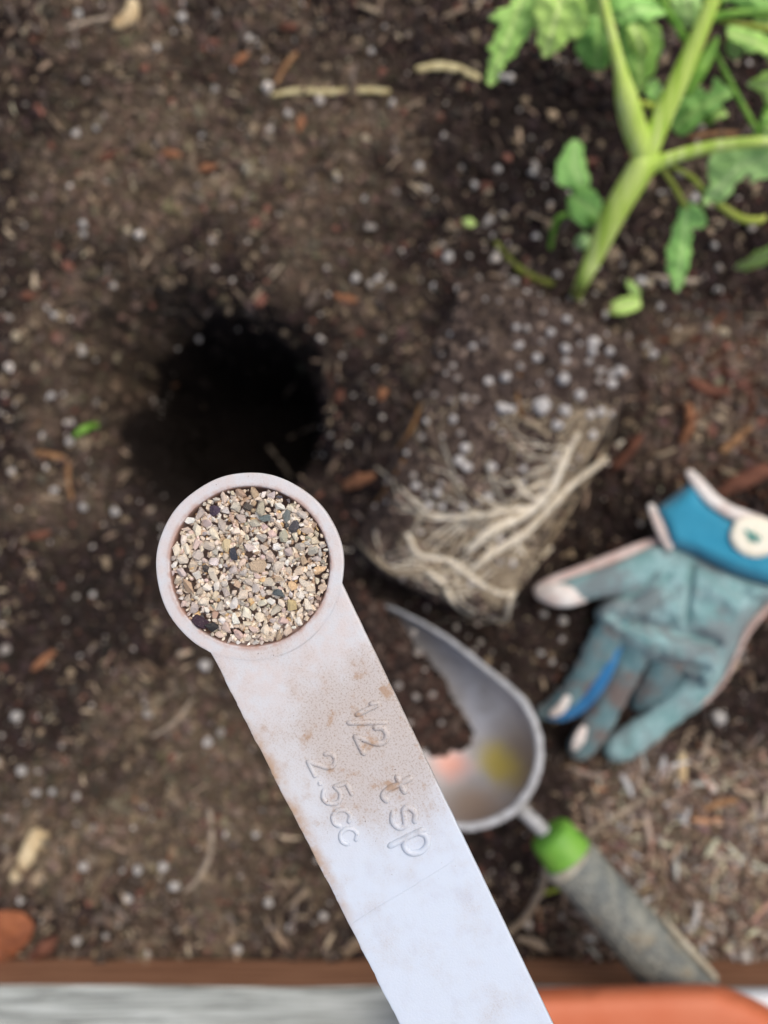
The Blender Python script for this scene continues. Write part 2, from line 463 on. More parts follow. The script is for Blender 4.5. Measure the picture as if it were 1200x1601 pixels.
# root ball: a pot-shaped plug lying on its side, half sunk in the soil
BA = P(666, 920, 0.004); BB = P(866, 484, 0.012)
AX = (BB - BA); BL = AX.length; AXN = AX.normalized()
SD = Vector((AXN.y, -AXN.x, 0)).normalized(); UPV = SD.cross(AXN).normalized()
def ball_r(s): return 1.05 * (0.0352 + (0.0455 - 0.0352) * s) * min(1.0, math.sqrt(max(0.0, 1 - max(0, (0.07 - s) / 0.07) ** 2)) * 0.35 + 0.65 if s < 0.07 else 1.0) * (1.0 if s < 0.9 else math.sqrt(max(0.02, 1 - ((s - 0.9) / 0.1) ** 2 * 0.9)))
def ball_pt(s, th, lift=0.0):
    c, n_ = math.cos(th), math.sin(th); e = 2 / 2.7
    q = math.copysign(abs(c) ** e, c); r_ = math.copysign(abs(n_) ** e, n_)
    R = ball_r(s)
    p = BA + AXN * (BL * s) + SD * (q * (R + lift)) + UPV * (r_ * (R * 0.98 + lift))
    a = float(vnoise(np.array(s * 14 + 3), np.array(th * 5), 31)) * 0.0016 + float(vnoise(np.array(s * 40), np.array(th * 14), 32)) * 0.0009
    return p + (SD * q + UPV * r_) * a
nS, nT = 90, 120
V = []; Fq = []
for i in range(nS + 1):
    for j in range(nT): V.append(ball_pt(i / nS, 2 * math.pi * j / nT))
for i in range(nS):
    for j in range(nT):
        Fq.append((i * nT + j, i * nT + (j + 1) % nT, (i + 1) * nT + (j + 1) % nT, (i + 1) * nT + j))
V.append(BA - AXN * 0.002); V.append(BB + AXN * 0.003)
for j in range(nT):
    Fq.append((len(V) - 2, (j + 1) % nT, j)); Fq.append((len(V) - 1, nS * nT + j, nS * nT + (j + 1) % nT))
k = N('root_ball_soil'); f = k.noise(260, 6, 0.65); f2 = k.noise(1100, 3); f3 = k.noise(35, 3)
c = k.ramp(f, [(0.3, srgb(52, 42, 38)), (0.52, srgb(88, 75, 69)), (0.72, srgb(120, 106, 98))])
c = k.mix(k.rng(f3, 0.5, 0.62, 0, 0.4), c, srgb(116, 100, 84)); c = k.mix(k.rng(f2, 0.62, 0.72, 0, 0.4), c, srgb(150, 138, 124))
k.bump(f, 0.004, 0.9); M['ball'] = k.out(c, 0.95, spec=0.1)
ball = adopt(mesh_obj('root_ball', V, Fq, M['ball']), plant)
bpy.context.view_layer.update()
from mathutils.bvhtree import BVHTree
bvh = BVHTree.FromPolygons([Vector(v) for v in V], Fq)
CAMP = Vector((0, 0, CAM_H))
def on_ball(u, v, lift=0.0):
    d = (P(u, v, 0) - CAMP).normalized(); h = bvh.ray_cast(CAMP, d)
    g = G(u, v)
    if h[0] is not None and h[0].z > g.z - 0.001: return h[0] + Vector((0, 0, lift)), True
    return g + Vector((0, 0, lift)), False

def child(o, par):
    """third level: o built in world coordinates, par already under a thing at world coordinates"""
    o.parent = par; o.matrix_parent_inverse = par.matrix_world.inverted(); return o

M['root'] = m_simple('root_pale', srgb(234, 226, 208), srgb(204, 192, 168), 300, 0.8, 0.0005, 0.2)
M['root_tan'] = m_simple('root_tan', srgb(170, 156, 134), srgb(132, 118, 98), 300, 0.85, 0.0005, 0.15)
M['root_grey'] = m_simple('root_grey', srgb(168, 164, 152), srgb(128, 120, 108), 300, 0.85, 0.0005, 0.15)
M['root_brown'] = m_simple('root_brown', srgb(150, 112, 70), srgb(106, 74, 48), 300, 0.85, 0.0005, 0.15)
ROOTS = [
    ('root', [(902, 680, 9), (888, 700, 13), (876, 728, 15), (860, 764, 15), (824, 800, 16), (764, 832, 15), (732, 860, 10)]),
    ('root', [(970, 690, 8), (940, 722, 12), (900, 750, 13), (868, 780, 13), (846, 806, 11), (816, 836, 11), (788, 852, 11), (748, 880, 10), (736, 892, 6)]),
    ('root', [(822, 794, 8), (790, 798, 8), (764, 804, 8), (720, 808, 7), (676, 812, 6)]),
    ('root_tan', [(770, 828, 8), (748, 834, 8), (716, 848, 8), (692, 876, 9), (664, 888, 9), (620, 896, 9), (576, 864, 8), (556, 844, 6)]),
    ('root', [(664, 890, 8), (692, 912, 9), (708, 940, 9), (740, 960, 10), (786, 968, 10), (798, 932, 9), (828, 892, 8), (860, 856, 7)]),
    ('root', [(636, 836, 7), (656, 868, 8), (700, 876, 10), (728, 896, 9), (756, 916, 9), (784, 928, 8), (800, 924, 6)]),
    ('root', [(804, 838, 7), (816, 864, 7), (832, 880, 5)]),
    ('root_tan', [(816, 656, 7), (844, 672, 8), (872, 702, 6)]),
    ('root_grey', [(760, 722, 5), (772, 760, 6), (792, 790, 5)]),
    ('root', [(804, 748, 6), (820, 772, 7), (846, 782, 6)]),
    ('root_grey', [(668, 804, 5), (652, 820, 6), (640, 840, 5)]),
    ('root_grey', [(820, 720, 6), (844, 714, 7), (866, 728, 6)]),
    ('root_tan', [(962, 628, 8), (950, 686, 9), (928, 730, 10), (904, 770, 9), (872, 824, 9), (838, 872, 9), (806, 922, 7)]),
    ('root_tan', [(950, 640, 6), (930, 690, 8), (900, 740, 7), (890, 780, 6), (850, 850, 6)]),
    ('root_grey', [(616, 784, 5), (648, 800, 6), (690, 812, 5)]),
    ('root_tan', [(760, 872, 6), (772, 900, 6), (764, 930, 6), (780, 952, 5)]),
    ('root_brown', [(676, 580, 5), (656, 640, 7), (640, 676, 7), (622, 700, 5)]),
    ('root_brown', [(812, 584, 4), (808, 620, 5), (816, 656, 5)]),
    ('root_grey', [(690, 690, 4), (704, 730, 5), (716, 770, 5), (740, 800, 4)]),
    ('root_brown', [(630, 720, 5), (600, 770, 6), (576, 800, 5)]),
]
for mname, pts in ROOTS:
    q = []; r = []
    for u, v, wd in pts:
        rr = wd / 2 * mpp(0.045); p, hit = on_ball(u, v, rr * 0.7 + (0.0008 if mname.startswith('root') else 0)); q.append(p); r.append(rr)
    child(tube('root', q, r, M[mname], None, n=8, seg=5, wob=0.25), ball)
fr = random.Random(77)
stems_ = [pts for m_, pts in ROOTS if m_ == 'root'][:6] + [ROOTS[3][1]]
for i in range(150):
    pts_ = stems_[i % len(stems_)]; k_ = fr.randrange(len(pts_) - 1); t_0 = fr.random()
    u0 = pts_[k_][0] + (pts_[k_ + 1][0] - pts_[k_][0]) * t_0; v0 = pts_[k_][1] + (pts_[k_ + 1][1] - pts_[k_][1]) * t_0
    ang = math.radians(fr.gauss(152, 30)); wd0 = fr.uniform(2.4, 5.6); L = fr.uniform(50, 150); q = []; rr = []
    for j in range(6):
        p, hit = on_ball(u0, v0, 0.0012); q.append(p); rr.append(wd0 / 2 * mpp(0.045) * (1 - 0.11 * j))
        u0 += math.cos(ang) * L / 5; v0 += math.sin(ang) * L / 5; ang += fr.gauss(0, 0.32)
    if max((q[j + 1] - q[j]).length for j in range(5)) > 0.022: continue
    child(tube('root', q, rr, M[fr.choice(('root', 'root', 'root_tan', 'root_grey'))], None, n=6, seg=3, wob=0.2), ball)
# the felt of fine roots on the right flank and along the bottom edge
FV = []; FF = []
rr_ = random.Random(5)
for i in range(380):
    if i < 250:
        t = rr_.random(); e = abs(rr_.gauss(0, 1)) * 22
        u0 = 962 + (796 - 962) * t - e; v0 = 640 + (945 - 640) * t - e * 0.4; ang = math.radians(120 + rr_.gauss(0, 24))
    elif i < 320:
        t = rr_.random(); u0 = 600 + 180 * t + rr_.gauss(0, 8); v0 = 850 + 95 * t - abs(rr_.gauss(0, 16)); ang = math.radians(26 + rr_.gauss(0, 35))
    else:
        u0 = rr_.uniform(640, 900); v0 = rr_.uniform(620, 880); ang = rr_.uniform(0, 6.28)
    L = rr_.uniform(18, 60); q = []
    for s in range(4):
        p, h = on_ball(u0 + math.cos(ang) * L * s / 3, v0 + math.sin(ang) * L * s / 3, 0.0006); q.append(p); ang += rr_.gauss(0, 0.3)
        if not h: q = []; break
    if len(q) < 4 or max((q[i + 1] - q[i]).length for i in range(3)) > 0.02: continue
    wd = rr_.uniform(0.0003, 0.0008)
    tv, tf = tube_geo(q, [wd] * 4, seg=2, n=5); o0 = len(FV); FV += tv; FF += [tuple(i + o0 for i in f) for f in tf]
felt = child(mesh_obj('root_felt', FV, FF, M['root_tan']), ball); felt['kind'] = 'stuff'

# stems
def part(o): return adopt(o, plant)
part(px_tube('stem', [(899, 466, G(899, 466).z - 0.004, 18), (903, 455, G(903, 455).z + 0.008, 19), (911, 438, 0.052, 22), (930, 398, 0.062, 30), (962, 330, 0.076, 39), (1000, 266, 0.086, 42), (1012, 238, 0.089, 34), (1040, 172, 0.097, 33), (1076, 92, 0.106, 30), (1106, 20, 0.114, 25), (1135, -60, 0.12, 22)], M['stem'], n=16, seg=6))
part(px_tube('branch', [(1006, 244, 0.088, 34), (990, 196, 0.096, 38), (978, 150, 0.104, 34), (968, 104, 0.110, 20), (952, 40, 0.116, 17), (936, -30, 0.122, 15)], M['stem'], n=14, seg=6))
part(px_tube('branch', [(1008, 262, 0.086, 34), (1040, 250, 0.09, 22), (1082, 237, 0.095, 20), (1130, 227, 0.10, 19), (1200, 222, 0.104, 17), (1270, 228, 0.106, 15)], M['stem'], n=12, seg=6))
part(px_tube('branch', [(1098, 40, 0.11, 14), (1120, 26, 0.113, 13), (1165, 20, 0.116, 13), (1240, 18, 0.118, 12)], M['stem_dark'], n=10, seg=5))
part(px_tube('petiole', [(1120, 30, 0.112, 7), (1160, 38, 0.113, 9), (1200, 46, 0.114, 9), (1240, 60, 0.114, 8)], M['stem_yellow'], n=8, seg=5))
part(px_tube('petiole', [(1112, 68, 0.094, 8), (1138, 122, 0.09, 9), (1160, 164, 0.086, 9), (1184, 206, 0.082, 8)], M['stem_dark'], n=8, seg=5))
part(px_tube('petiole', [(1216, 130, 0.11, 8), (1198, 170, 0.105, 9), (1186, 210, 0.1, 9)], M['stem_dark'], n=8, seg=5))
part(px_tube('side_shoot', [(1074, 142, 0.098, 20), (1092, 112, 0.102, 24), (1108, 84, 0.104, 20), (1120, 62, 0.106, 10)], M['stem_dark'], n=10, seg=5, flat=0.5))
part(px_tube('petiole', [(1074, 66, 0.105, 12), (1056, 36, 0.108, 14), (1038, 8, 0.112, 12), (1026, -30, 0.116, 10)], M['stem_dark'], n=8, seg=5))
part(px_tube('petiole', [(1034, 262, 0.086, 8), (1050, 285, 0.08, 8), (1062, 306, 0.074, 9), (1072, 324, 0.069, 8)], M['stem_yellow'], n=8, seg=5))
part(px_tube('petiole', [(1046, 258, 0.088, 6), (1080, 276, 0.083, 8), (1104, 302, 0.078, 11), (1130, 324, 0.074, 12), (1160, 342, 0.07, 13), (1188, 344, 0.066, 12), (1196, 338, 0.064, 6)], M['stem_yellow'], n=8, seg=6))
part(px_tube('petiole', [(916, 350, 0.05, 6), (892, 336, 0.05, 9), (872, 342, 0.046, 11), (864, 364, 0.038, 10), (860, 388, 0.03, 8)], M['stem_dark'], n=8, seg=5))
part(px_tube('petiole', [(950, 350, 0.06, 10), (934, 350, 0.058, 10), (920, 340, 0.056, 9)], M['stem_dark'], n=8, seg=4))
part(px_tube('petiole', [(1000, 160, 0.096, 8), (1022, 166, 0.096, 12), (1034, 170, 0.096, 10)], M['stem_yellow'], n=8, seg=4))

def leaf(poly, mid, z0, z1, mat, droop=0.18, arch=0.004, name='leaf', parent=plant, step=4.5, saw=True, ripple=0.0008, world_z=None):
    poly = np.array(poly, float)
    # saw the margin slightly, as the leaf's own edge is
    mid = np.array(mid, float)
    def zt(p, d):
        dd, t = seg_dist(p, mid[0], mid[-1])
        if len(mid) == 3:
            d1, t1 = seg_dist(p, mid[0], mid[1]); d2, t2 = seg_dist(p, mid[1], mid[2]); dd = np.minimum(d1, d2); t = np.where(d1 < d2, t1 / 2, 0.5 + t2 / 2)
        z = z0 + (z1 - z0) * t + arch * 4 * t * (1 - t)
        z = z - droop * np.maximum(dd - 3, 0) * 0.00028 * 1.0 + ripple * vnoise(p[:, 0] / 14, p[:, 1] / 14, int(abs(poly[0, 0])) % 50)
        ang = mid[-1] - mid[0]; side = np.sign((p[:, 0] - mid[0][0]) * ang[1] - (p[:, 1] - mid[0][1]) * ang[0])
        zt.lt, zt.lw = t * np.linalg.norm(ang) / 100, dd * side / 100
        return z - 0.0012 * np.exp(-(dd / 3.0) ** 2)
    pp = []
    n = len(poly)
    for i in range(n):                                            # slightly bowed margin between traced points
        a, b = poly[i], poly[(i + 1) % n]; L = np.linalg.norm(b - a); nv = np.array([(b - a)[1], -(b - a)[0]]) / (L + 1e-9)
        pp.append(a); ctr = poly.mean(0); sg = 1 if ((a + b) / 2 - ctr) @ nv > 0 else -1
        if L > 15 and saw: pp += [a + (b - a) * 0.3 + nv * sg * L * 0.10, a + (b - a) * 0.52 + nv * sg * L * 0.16, a + (b - a) * 0.6 + nv * sg * L * 0.03, a + (b - a) * 0.8 + nv * sg * L * 0.06]
        elif L > 8: pp.append((a + b) / 2 + nv * sg * L * 0.06)
    o, pts, d = solid_patch(name, np.array(pp), step, zt, lambda p, d, z: z - 0.0004, mat)
    n = len(pts)
    for nm, arr in (('lt', zt.lt), ('lw', zt.lw)):
        at = o.data.attributes.new(nm, 'FLOAT', 'POINT'); at.data.foreach_set('value', np.r_[arr, arr].astype(np.float32))
    return adopt(o, parent) if parent else o

leaf([(800, -22), (796, 10), (762, 30), (782, 42), (770, 66), (760, 76), (770, 84), (762, 112), (760, 130), (768, 135), (782, 112), (790, 98), (816, 66), (830, 50), (838, 24), (836, -22)], [(822, -20), (798, 50), (766, 130)], 0.100, 0.086, M['leaf'])
leaf([(842, -40), (839, 0), (840, 48), (849, 90), (868, 82), (888, 62), (900, 62), (914, 48), (920, 20), (930, -6), (920, -40)], [(884, -40), (872, 20), (852, 86)], 0.112, 0.100, M['leaf_pale'])
leaf([(914, 44), (898, 74), (904, 88), (912, 98), (932, 110), (944, 108), (954, 96), (956, 66), (948, 36), (940, 16), (924, 8)], [(934, 10), (936, 60), (932, 108)], 0.090, 0.076, M['leaf_dark'])
leaf([(966, 46), (990, 26), (1012, 30), (1026, 36), (1035, 60), (1032, 84), (1026, 96), (1024, 112), (1012, 122), (1008, 136), (1000, 150), (990, 134), (978, 104), (972, 80)], [(992, 28), (1002, 80), (1002, 146)], 0.106, 0.084, M['leaf'])
leaf([(1050, 202), (1040, 186), (1056, 160), (1078, 140), (1096, 136), (1104, 148), (1116, 120), (1130, 132), (1146, 148), (1130, 158), (1120, 174), (1100, 182), (1082, 202), (1066, 213)], [(1138, 146), (1090, 168), (1050, 204)], 0.080, 0.070, M['leaf_dark'])
leaf([(1156, 34), (1170, 54), (1162, 80), (1150, 95), (1138, 88), (1133, 74), (1140, 56)], [(1158, 36), (1152, 64), (1147, 94)], 0.095, 0.075, M['leaf_grey'])
leaf([(1236, 92), (1204, 110), (1182, 122), (1167, 132), (1180, 140), (1192, 147), (1198, 162), (1220, 168), (1244, 160)], [(1240, 126), (1205, 134), (1170, 132)], 0.128, 0.116, M['leaf_pale'])
leaf([(1118, 236), (1108, 250), (1106, 268), (1111, 288), (1098, 310), (1102, 325), (1112, 314), (1124, 318), (1137, 308), (1150, 286), (1168, 272), (1172, 287), (1186, 279), (1204, 278), (1226, 268), (1246, 244), (1240, 222), (1150, 222)], [(1236, 238), (1160, 256), (1104, 312)], 0.095, 0.082, M['leaf_grey'], droop=0.2)
leaf([(1068, 316), (1084, 318), (1100, 332), (1105, 345), (1097, 358), (1080, 359), (1079, 384), (1077, 408), (1071, 430), (1058, 457), (1047, 432), (1042, 404), (1050, 370), (1060, 340)], [(1074, 318), (1070, 370), (1059, 452)], 0.066, 0.046, M['leaf_blue'])
leaf([(1147, 420), (1170, 404), (1200, 386), (1236, 372), (1252, 384), (1230, 402), (1200, 410), (1180, 419)], [(1248, 380), (1200, 398), (1150, 419)], 0.05, 0.016, M['leaf_pale'])
leaf([(896, 217), (908, 222), (912, 244), (916, 266), (923, 286), (916, 296), (892, 293), (872, 289), (869, 266), (880, 238)], [(912, 296), (896, 262), (898, 220)], 0.05, 0.045, M['leaf_blue'])
leaf([(894, 296), (918, 292), (940, 312), (936, 340), (918, 357), (902, 349), (887, 326)], [(934, 334), (914, 320), (890, 304)], 0.056, 0.048, M['leaf_dark'])
leaf([(896, 382), (902, 370), (912, 363), (923, 371), (924, 382), (912, 391)], [(924, 376), (910, 377), (897, 383)], 0.046, 0.042, M['leaf_grey'])
leaf([(958, -30), (980, -10), (1004, -4), (1030, 6), (1042, 20), (1024, 28), (996, 30), (974, 42), (958, 30), (952, 0)], [(956, 30), (990, 14), (1036, 14)], 0.108, 0.112, M['leaf_blue'])
leaf([(1048, -30), (1066, -30), (1096, -20), (1098, 10), (1090, 34), (1076, 44), (1060, 34), (1050, 12)], [(1072, -30), (1076, 6), (1076, 42)], 0.09, 0.082, M['leaf_grey'])
leaf([(1128, -30), (1200, -30), (1236, -10), (1230, 20), (1196, 26), (1172, 18), (1150, 8), (1132, 0)], [(1240, 6), (1180, -4), (1134, -8)], 0.094, 0.085, M['leaf_dark'])
leaf([(1190, 60), (1230, 52), (1256, 76), (1240, 110), (1210, 104), (1196, 88)], [(1250, 80), (1220, 80), (1192, 70)], 0.09, 0.07, M['leaf'])
leaf([(1196, 180), (1216, 168), (1250, 180), (1250, 206), (1214, 212), (1194, 204), (1180, 214), (1184, 196)], [(1250, 194), (1214, 192), (1184, 208)], 0.105, 0.1, M['leaf'])
leaf([(1000, -30), (1030, -34), (1050, -8), (1044, 14), (1030, 26), (1018, 14), (1006, 18), (998, 0)], [(1026, -30), (1024, -4), (1020, 20)], 0.115, 0.1, M['leaf_pale'])
leaf([(1096, -30), (1120, -34), (1140, -14), (1134, 6), (1122, 12), (1112, 4), (1100, 10), (1094, -8)], [(1118, -32), (1114, -8), (1108, 8)], 0.12, 0.108, M['leaf'])
leaf([(1134, 44), (1150, 40), (1176, 48), (1204, 62), (1216, 80), (1200, 88), (1186, 80), (1172, 84), (1158, 70), (1142, 64)], [(1136, 50), (1172, 62), (1212, 82)], 0.1, 0.088, M['leaf'])
leaf([(1176, 24), (1206, 22), (1240, 30), (1240, 52), (1216, 58), (1200, 48), (1184, 46)], [(1240, 40), (1206, 36), (1178, 32)], 0.112, 0.1, M['leaf_pale'])
leaf([(984, 36), (1000, 40), (1012, 60), (1016, 86), (1006, 100), (998, 84), (988, 78), (980, 56)], [(988, 38), (1000, 64), (1008, 98)], 0.112, 0.094, M['leaf_pale'])
leaf([(906, -30), (944, -30), (950, 6), (944, 34), (934, 22), (922, 26), (916, 6)], [(930, -30), (932, 0), (940, 30)], 0.12, 0.106, M['leaf'])
leaf([(1086, 168), (1104, 160), (1124, 166), (1138, 180), (1120, 186), (1108, 196), (1092, 190)], [(1136, 178), (1110, 176), (1090, 180)], 0.075, 0.064, M['leaf'])
leaf([(1012, 128), (1024, 122), (1034, 140), (1036, 156), (1022, 160), (1010, 148)], [(1034, 158), (1022, 142), (1016, 126)], 0.09, 0.084, M['leaf_blue'])

# ================================================================== THE GARDEN TROWEL
k = N('trowel_steel'); f = k.noise(90, 4, 0.6); f2 = k.noise(900, 3); f3 = k.noise(28, 2)
c = k.mix(k.rng(f, 0.35, 0.7), (0.62, 0.62, 0.63), (0.46, 0.44, 0.43))
geo = k.n('ShaderNodeSeparateXYZ'); k.L(k.coord(), geo.inputs[0])
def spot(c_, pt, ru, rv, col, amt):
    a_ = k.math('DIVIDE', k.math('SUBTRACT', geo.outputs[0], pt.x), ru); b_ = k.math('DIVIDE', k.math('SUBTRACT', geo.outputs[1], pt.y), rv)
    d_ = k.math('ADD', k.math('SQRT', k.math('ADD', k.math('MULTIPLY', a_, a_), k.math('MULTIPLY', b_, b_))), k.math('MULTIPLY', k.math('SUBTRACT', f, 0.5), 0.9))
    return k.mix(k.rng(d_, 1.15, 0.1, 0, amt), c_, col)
c = spot(c, P(805, 1180, 0.02), 0.017, 0.024, (0.36, 0.26, 0.17), 0.85)
c = spot(c, P(738, 1245, 0.02), 0.022, 0.012, (0.38, 0.27, 0.19), 0.85)
c = spot(c, P(775, 1186, 0.02), 0.013, 0.011, (0.62, 0.48, 0.08), 0.85)  # yellow reflection painted into the steel's colour
c = spot(c, P(706, 1198, 0.02), 0.013, 0.008, (0.74, 0.36, 0.27), 0.85)  # pink reflection, painted the same way
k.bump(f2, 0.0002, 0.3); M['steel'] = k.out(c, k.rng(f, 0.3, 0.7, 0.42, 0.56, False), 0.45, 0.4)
M['steel_rim'] = m_simple('trowel_rim', srgb(196, 198, 200), srgb(160, 160, 160), 300, 0.45, 0.0003, 0.5)
trowel = root('garden_trowel', P(820, 1240, 0.02), 'round metal garden trowel stuck in soil with green collar and grey grip', 'trowel')
AXP = np.array((-0.65, -0.76)); NXP = np.array((0.76, -0.65)); O0 = np.array((803.0, 1266.0))
PROF = [(0, 2), (4, 26), (12, 50), (24, 72), (40, 90), (60, 106), (85, 118), (118, 126), (155, 122), (195, 114), (235, 107), (272, 99), (316, 84), (361, 64), (400, 38), (432, 10)]
ps = np.array([p[0] for p in PROF]); pw = np.array([p[1] for p in PROF]) * 0.965
def rim_z(s): return np.interp(s, [0, 120, 361, 440], [0.050, 0.044, 0.014, -0.004])
SS = np.r_[0, 2, 4, 8, 12, 18, 24, 32, 40, 50, np.arange(60, 433, 12.0), 432]
V = []; Fq = []; nT = 28
rim_pts = {1: [], -1: []}
for s in SS:
    wd = float(np.interp(s, ps, pw)); z = float(rim_z(s)); ctr = O0 + AXP * s
    pr = np.array(P(*(ctr + NXP * wd), z)); pl = np.array(P(*(ctr - NXP * wd), z)); cc = (pr + pl) / 2; hv = (pr - pl) / 2
    dep = 0.95 * np.linalg.norm(hv) * float(np.interp(s, [0, 60, 300, 432], [0.9, 1.0, 0.95, 0.6]))
    rim_pts[1].append(pr); rim_pts[-1].append(pl)
    for j in range(nT + 1):
        th = math.pi * (j / nT - 0.5); V.append(cc + hv * math.sin(th) + np.array((0, 0, -dep * math.cos(th) ** 0.9 if abs(math.cos(th)) > 1e-9 else 0)))
for i in range(len(SS) - 1):
    for j in range(nT): Fq.append((i * (nT + 1) + j, i * (nT + 1) + j + 1, (i + 1) * (nT + 1) + j + 1, (i + 1) * (nT + 1) + j))
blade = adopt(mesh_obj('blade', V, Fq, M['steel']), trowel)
so = blade.modifiers.new('thickness', 'SOLIDIFY'); so.thickness = 0.0012; so.offset = 0
rp = rim_pts[-1][::-1] + rim_pts[1]
rr2 = []
for p in rp: rr2.append(0.0020)
nh = len(rim_pts[1])
rr2 = [0.0007 + 0.0014 * min(1, max(0.0, (1 - SS[nh - 1 - i] / 380))) if i < nh else 0.0007 + 0.0014 * min(1, max(0.0, (1 - SS[i - nh] / 380))) for i in range(2 * nh)]
rp2 = []; rr3 = []
for p, r in zip(rp, rr2):
    if not rp2 or np.linalg.norm(np.array(p) - np.array(rp2[-1])) > 0.0015: rp2.append(p); rr3.append(r)
adopt(tube('rim', rp2, rr3, M['steel_rim'], None, n=10, seg=3), trowel)
adopt(px_tube('shank', [(786, 1238, 0.030, 20), (806, 1258, 0.034, 22), (834, 1284, 0.040, 22), (868, 1318, 0.044, 22)], M['steel_rim'], n=12, seg=5), trowel)
M['green'] = m_simple('collar_green', srgb(100, 160, 58), srgb(124, 178, 68), 60, 0.5, 0.0002, 0.35)
adopt(px_tube('collar', [(858, 1302, 0.044, 66), (862, 1307, 0.044, 72), (874, 1322, 0.0445, 76), (892, 1345, 0.0448, 82)], M['green'], n=28, seg=5, cap=0.12), trowel)
k = N('grip_rubber'); f = k.noise(120, 5); gp = k.coord()
vo = k.n('ShaderNodeTexVoronoi'); vo.inputs['Scale'].default_value = 420; k.L(gp, vo.inputs['Vector'])
c = k.mix(k.rng(f, 0.35, 0.68), srgb(112, 118, 116), srgb(148, 150, 140)); c = k.mix(k.rng(k.noise(45, 4), 0.52, 0.64, 0, 0.55), c, srgb(150, 136, 108))
c = k.mix(k.rng(vo.outputs['Distance'], 0.45, 0.15, 0, 0.45), c, srgb(72, 74, 70)); k.bump(vo.outputs['Distance'], 0.0012, 0.8); M['grip'] = k.out(c, 0.75, spec=0.3)
adopt(px_tube('grip', [(889, 1342, 0.0448, 70), (892, 1346, 0.0448, 84), (908, 1364, 0.045, 86), (950, 1412, 0.045, 86), (1000, 1468, 0.045, 90), (1060, 1536, 0.0445, 94), (1110, 1594, 0.044, 96), (1132, 1620, 0.044, 88)], M['grip'], n=32, seg=5, cap=0.15), trowel)
M['grip_edge'] = m_simple('grip_edge', srgb(190, 186, 168), srgb(168, 160, 140), 200, 0.7, 0.0003, 0.3)
adopt(px_tube('grip_ring', [(886, 1339, 0.0448, 82), (889, 1343, 0.0448, 90), (892, 1346, 0.0448, 88)], M['grip_edge'], n=32, seg=3, cap=0.1), trowel)
adopt(tube('grip_ridge', [P(1040, 1440, 0.0500), P(1080, 1486, 0.0500), P(1118, 1528, 0.0495)], [0.0012, 0.0016, 0.0014], M['grip_edge'], None, n=8, seg=5), trowel)

# ================================================================== THE GARDENING GLOVE
def cloth_mat(name, c1, c2, dirt, amount, scale=900, rough=0.9):
    k = N(name); f = k.noise(120, 5, 0.6); w_ = k.noise(scale, 2); d_ = k.noise(64, 5, 0.65)
    c = k.mix(k.rng(f, 0.3, 0.7), c1, c2); c = k.mix(k.rng(d_, 0.44, 0.62, 0, amount), c, dirt)
    k.bump(k.math('ADD', f, k.math('MULTIPLY', w_, 0.5)), 0.0012, 0.7); return k.out(c, rough, spec=0.15, sheen=0.25)
M['palm'] = cloth_mat('suede_teal', srgb(120, 162, 162), srgb(156, 188, 190), srgb(126, 138, 140), 0.95)
M['finger'] = cloth_mat('suede_finger', srgb(84, 120, 128), srgb(112, 140, 144), srgb(116, 106, 102), 1.0)
M['cuff'] = cloth_mat('neoprene_blue', srgb(48, 142, 174), srgb(58, 152, 184), srgb(70, 150, 175), 0.2, 2000, 0.8)
M['blue'] = cloth_mat('gusset_blue', srgb(44, 112, 168), srgb(60, 130, 180), srgb(40, 90, 130), 0.3)
M['cream'] = cloth_mat('glove_cream', srgb(226, 216, 208), srgb(240, 236, 230), srgb(200, 172, 160), 0.5)
M['pinkish'] = cloth_mat('glove_side_pink', srgb(206, 180, 172), srgb(222, 206, 200), srgb(168, 138, 126), 0.6)
M['badge'] = m_simple('badge_cream', srgb(238, 232, 208), srgb(248, 244, 228), 300, 0.6, 0.0002, 0.3)
M['emblem'] = m_simple('emblem_teal', srgb(60, 140, 130), srgb(84, 160, 150), 300, 0.6, 0.0002, 0.3)
glove = root('garden_glove', P(1090, 960, 0.005), 'single teal and blue gardening glove lying palm up on the soil', 'glove')
CREASES = [((1082, 884), (1072, 975), 5, 0.004), ((955, 962), (1118, 1006), 9, 0.0045), ((972, 1026), (1106, 1046), 7, 0.004), ((1040, 905), (985, 935), 6, 0.002),
           ((1060, 868), (1010, 900), 4, 0.002), ((1110, 905), (1190, 945), 4, 0.0015), ((1000, 960), (1060, 920), 6, 0.0015)]
def palm_extra(p, d):
    z = np.zeros(len(p))
    for a_, b_, s_, h_ in CREASES: z -= h_ * np.exp(-(seg_dist(p, a_, b_)[0] / s_) ** 2)
    z *= 1.5; z += 0.0032 * vnoise(p[:, 0] / 34, p[:, 1] / 34, 41) + 0.0008 * vnoise(p[:, 0] / 12, p[:, 1] / 12, 42)
    return z * np.clip(d / 14, 0, 1)
PALM = [(1038, 846), (1085, 862), (1140, 892), (1200, 912), (1246, 922), (1225, 950), (1200, 940), (1178, 966), (1160, 996), (1142, 1036), (1128, 1066), (1100, 1090), (1080, 1062), (1040, 1042), (985, 1030), (950, 990), (924, 962), (945, 938), (985, 920), (1010, 880)]
adopt(inflate('palm', PALM, 6, 0.012, 0.018, 0.012, 46, M['palm'], None, palm_extra), glove)
# outer seam in cream, and the white line of the little-finger edge
adopt(px_tube('seam', [(1226, 905, 0.014, 12), (1204, 944, 0.015, 13), (1178, 974, 0.015, 12), (1162, 1000, 0.015, 9), (1146, 1038, 0.015, 7), (1126, 1072, 0.014, 7), (1092, 1104, 0.012, 7), (1050, 1128, 0.010, 6)], M['pinkish'], n=8, seg=6), glove)
